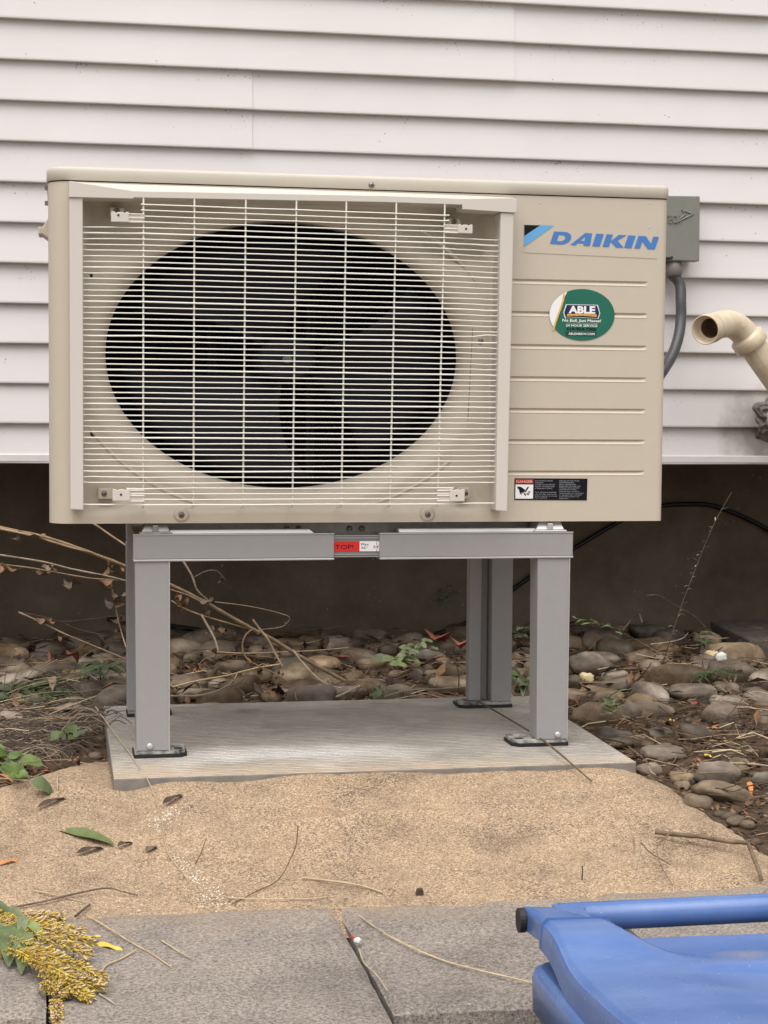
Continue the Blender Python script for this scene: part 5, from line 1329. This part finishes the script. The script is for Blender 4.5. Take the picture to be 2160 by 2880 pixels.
# loose leaves, each a thing
def loose(label, u0, v0, u1, v1, wd, mt_, curl=.6, lift=.006, cat='leaf', fold=.35, stalk=0.):
    a, b_ = at_ground(u0, v0, lift), at_ground(u1, v1, lift*.6); d = b_-a; l = d.length
    lmax = math.hypot(u1-u0, v1-v0)/FPX*(a-CAM).length*1.5
    if l > lmax: d = d*(lmax/l); l = lmax; b_ = a+d
    g = G(); dd = d.normalized()
    leafm(g, a, dd+Vector((0, 0, curl*.35)), l*1.03, l*wd, curl, Vector((0, -.25, 1)), 0, 10, fold, .0012)
    if stalk: g.tube([b_, b_+d*stalk*.5+Vector((0, 0, .002)), b_+d*stalk], .0008, 5)
    return tag(build('fallen_leaf', g, M[mt_]), label, cat, 'fallen leaves')
loose('long green willow-like leaf lying on the sand at left', 322, 2378, 138, 2324, .19, 'leaf_pale', .35, .004, stalk=.0)
loose('shrivelled dark leaf lying beneath the green leaf on the sand', 215, 2404, 318, 2376, .16, 'darkleaf', .9, .004)
loose('curled dark leaf on the sand left of the pad corner', 105, 2272, 217, 2235, .13, 'darkleaf', .7, .005, fold=.5)
loose('crinkled dark leaf on the sand below the pad edge', 458, 2264, 522, 2230, .20, 'darkleaf', .6, .006, fold=.5)
loose('orange leaf on the sand at the left edge', -8, 2432, 58, 2420, .22, 'orangeleaf', .4, .003)
loose('second orange leaf near the flowers at the left edge', -10, 2575, 28, 2572, .35, 'orangeleaf', .4, .003)
loose('small brown leaf on the sand beside the white grit', 410, 2396, 446, 2380, .42, 'dryleaf', .7, .004)
loose('yellow leaf on the cap stone nearest the flower tips', 234, 2638, 284, 2634, .24, 'yellowleaf', .2, .002, fold=.1)
loose('yellow leaf with a brown tip on the left cap stone', 272, 2654, 342, 2670, .26, 'yellowleaf', .2, .002, fold=.1)
loose('dark crumpled leaf bit beside the green leaf stalk', 330, 2382, 380, 2368, .24, 'darkleaf', .8, .005, fold=.6)
loose('thin dark leaf on the sand slope near the weeds', 205, 2148, 272, 2122, .18, 'darkleaf', .9, .005, fold=.5)
loose('reddish dead leaf resting against the foundation behind the stand', 1220, 1800, 1300, 1775, .6, 'redleaf', 1.0, .05, fold=.5)
loose('brown oak-like leaf leaning on the stones by the back leg', 1290, 1815, 1335, 1770, .6, 'redleaf', 1.0, .06, fold=.5)
loose('orange-red leaf arching over the weeds at left', 190, 1842, 265, 1850, .26, 'redleaf', 1.0, .08, fold=.4)
loose('narrow tan leaf hanging upright in the grass at left', 145, 1905, 152, 1975, .22, 'dryleaf', .4, .035, fold=.5)
loose('brown leaf leaning on a stone behind the pad', 690, 1958, 735, 1930, .55, 'dryleaf', .9, .03, fold=.4)
loose('orange leaf strip among stones at far right', 1945, 1981, 1985, 1972, .3, 'redleaf', .4, .02)
loose('yellow leaf chip on the soil right of the pad', 1882, 2025, 1897, 2028, .6, 'yellowleaf', .3, .008)
loose('orange leaf strip beside the round stones lower right', 2105, 2200, 2118, 2240, .25, 'orangeleaf', .6, .012)
loose('yellow leaf chip below the leaning twig', 1980, 2122, 2002, 2130, .6, 'yellowleaf', .3, .006)
loose('tan leaf standing up at the right edge of the soil', 2105, 2152, 2125, 2122, .6, 'dryleaf', .5, .012)
loose('purple-red leaf lying beside the concrete block', 2040, 1830, 2075, 1790, .5, 'redleaf', .8, .02, fold=.5)

# scraps
p = at_ground(2010, 1862, .01)
fo = thing('foam_scrap', 'small white foam scrap with a yellowed side lying on the stones at right', 'foam scrap', p)
def lump(c, rx, ry, rz, seed):
    g = G(); c = Vector(c); g.blob(c, 1, 1, 1, 14, 9)
    def f(q):
        d = (q-c).normalized(); k = (abs(d.x)**5+abs(d.y)**5+abs(d.z)**5)**(-1/5)
        k *= 1+.30*nz(d.x*2+seed, d.y*2, d.z*2)+.16*nz(d.x*6, d.y*6+seed, d.z*6)
        return c+Vector((d.x*rx*k, d.y*ry*k, d.z*rz*k))
    return g.xf(f)
build('white_side', lump((p.x+.010, p.y-.002, p.z+.011), .013, .012, .011, 1), M['foam'], fo); build('yellow_side', lump((p.x-.006, p.y+.002, p.z+.012), .015, .012, .011, 2), M['foamy'], fo)
p = at_ground(1650, 1916, .006); tag(build('foam_crumb', lump((p.x, p.y, p.z+.006), .013, .011, .010, 5), M['foamy']), 'yellow-orange crumb lying below the long brown stone by the leg', 'crumb')
p = at_z(1002, 2648, CAPZ)
wc = thing('wire_scrap', 'scrap of red wire with a white cap stuck in the joint between two cap stones', 'wire scrap', p)
build('cap', G().tube([p+Vector((0, .002, -.002)), p+Vector((0, 0, .001)), p+Vector((.001, -.006, .003)), p+Vector((.001, -.008, .003))], [.002, .0034, .0036, .002], 10), M['foam'], wc)
build('wire', G().tube([p+Vector((-.004, .014, .0)), p+Vector((-.002, .008, .003)), p+Vector((0, .002, .001))], .0012, 6), M['red'], wc)
p = at_ground(1180, 2515, .002); tag(build('dark_chip', G().hexa([(p.x-.005, p.y-.003, p.z-.003), (p.x+.005, p.y-.003, p.z-.003), (p.x+.005, p.y+.004, p.z-.003), (p.x-.005, p.y+.004, p.z-.003), (p.x-.004, p.y-.003, p.z+.006), (p.x+.004, p.y-.003, p.z+.005), (p.x+.004, p.y+.003, p.z+.006), (p.x-.003, p.y+.003, p.z+.006)]), M['darkleaf']), 'small dark square chip at the sand edge of the right cap stone', 'chip')

# ------------------------------------------------------------------ goldenrod bunch on the cap stone
gr_ = thing('goldenrod', 'cut bunch of yellow goldenrod flowers lying on the cap stones at lower left', 'flowers', at_z(0, 2700, CAPZ))
r = random.Random(77)
def ZC(u, v, l=.004): 
    p = at_z(u, v, CAPZ); return Vector((p.x, p.y, CAPZ+l))
plumes = [  # path (u, v, lift), thickness, dry share
 ([(-30, 2605, .012), (40, 2598, .012), (110, 2600, .010), (172, 2592, .006)], .0085, .85),
 ([(-40, 2610, .016), (20, 2625, .018), (60, 2630, .016), (95, 2628, .008)], .010, .3),
 ([(-30, 2640, .020), (60, 2642, .022), (140, 2645, .018), (228, 2640, .008)], .012, .55),
 ([(-20, 2660, .022), (80, 2668, .026), (170, 2676, .022), (255, 2678, .010)], .013, .6),
 ([(0, 2680, .022), (90, 2695, .026), (170, 2705, .022), (245, 2710, .010)], .012, .45),
 ([(-10, 2690, .02), (60, 2712, .024), (130, 2725, .02), (185, 2726, .010)], .010, .15),
 ([(0, 2705, .016), (60, 2735, .022), (120, 2770, .020), (180, 2795, .012), (190, 2805, .008)], .011, .1),
 ([(60, 2730, .022), (140, 2752, .024), (220, 2765, .018), (288, 2772, .010)], .013, .4),
 ([(70, 2745, .020), (150, 2780, .022), (220, 2800, .016), (285, 2795, .008)], .013, .45),
 ([(120, 2770, .016), (180, 2800, .016), (215, 2815, .012), (250, 2822, .006)], .010, .25),
 ([(120, 2790, .010), (150, 2806, .010), (165, 2815, .008), (178, 2812, .006)], .009, .7),
 ([(-40, 2650, .012), (-10, 2680, .012), (10, 2700, .010), (30, 2690, .010)], .010, .2),
 ([(154, 2820, .004), (158, 2838, .003), (160, 2856, .003), (161, 2872, .002)], .0040, .8)]
def floret(g, p, d, s, mi):
    d = d.normalized(); a = Vector((0, 0, 1)) if abs(d.z) < .8 else Vector((1, 0, 0)); sx_ = d.cross(a).normalized(); sy_ = sx_.cross(d)
    n = 4; vs = [p]
    for f, w_ in ((.35, .085), (.75, .11), (1., .15)):
        for j in range(n): vs.append(p+d*s*f+(sx_*math.cos(2*PI*j/n)+sy_*math.sin(2*PI*j/n))*s*w_)
    vs.append(p+d*s*1.15)
    fs = [(0, 1+(j+1) % n, 1+j) for j in range(n)]
    for q in range(2): fs += [(1+q*n+j, 1+q*n+(j+1) % n, 1+(q+1)*n+(j+1) % n, 1+(q+1)*n+j) for j in range(n)]
    fs += [(1+2*n+j, 1+2*n+(j+1) % n, 1+3*n) for j in range(n)]
    g.add(vs, fs, mi, False)
M['flower_bright'] = mat('bright_floret', (.58, .43, .07), .65, var=(160, .4))
M['flower_tip'] = mat('fluffy_floret', (.62, .49, .32), .85, var=(200, .3))
for pts, th, dry in plumes:
    Pq = catmull([ZC(u, v, l) for u, v, l in pts], 8)
    build('stem', G().tube(Pq, taper(Pq, .0013, .0005), 5), M['flower_bright'], gr_)
    g = G(); N = 300
    for k in range(N):
        q = r.uniform(.0, 1)**.9*(len(Pq)-1.001); i = int(q); p = Pq[i].lerp(Pq[i+1], q-i); t_ = q/(len(Pq)-1)
        tang = (Pq[i+1]-Pq[i]).normalized()
        rad = th*(.56-.30*t_)*r.uniform(.1, 1); a = r.uniform(0, 2*PI)
        off = Vector((0, 0, math.sin(a)*.65))+tang.cross(Vector((0, 0, 1))).normalized()*math.cos(a)
        pp_ = p+off*rad; pp_.z = max(pp_.z, CAPZ+.002)
        d = tang*r.uniform(.5, 1.2)+off*r.uniform(.4, .9)
        x_ = r.random()
        mi = 2 if x_ < dry*(.35+.65*t_)*.6 else (1 if x_ < dry*(.5+.5*t_) else (0 if r.random() < .5 else 3))
        floret(g, pp_, d, r.uniform(.0045, .0088), mi)
        if k % 3 == 0:
            e_ = pp_+d.normalized()*.008; g.tube([pp_, e_, e_+Vector((r.uniform(-1, 1), r.uniform(-1, 1), r.uniform(-.3, 1)))*.003], .00028, 3, 2 if r.random() < .6 else 3, cap=False)
    build('flower_plume', g, [M['flower'], M['flower_dry'], M['flower_tip'], M['flower_bright']], gr_)
for u0, v0, u1, v1, wd, mt_, lf_ in [(-30, 2600, 45, 2618, .3, 'leaf', .028), (28, 2655, 72, 2672, .34, 'leaf_pale', .042), (66, 2675, 60, 2700, .4, 'leaf_pale', .04), (75, 2680, 130, 2706, .28, 'leaf_pale', .036), (34, 2680, 25, 2735, .42, 'leaf', .032), (72, 2695, 60, 2752, .32, 'leaf_pale', .03), (-20, 2668, 30, 2682, .3, 'leaf', .03), (190, 2735, 206, 2722, .5, 'leaf_pale', .02)]:
    a, b_ = ZC(u0, v0, lf_), ZC(u1, v1, lf_-.008); g = G(); leafm(g, a, (b_-a)+Vector((0, 0, .004)), (b_-a).length*1.05, (b_-a).length*wd, .6, Vector((0, -.3, 1)), 0, 8, .3, .001); build('leaf', g, M[mt_], gr_)
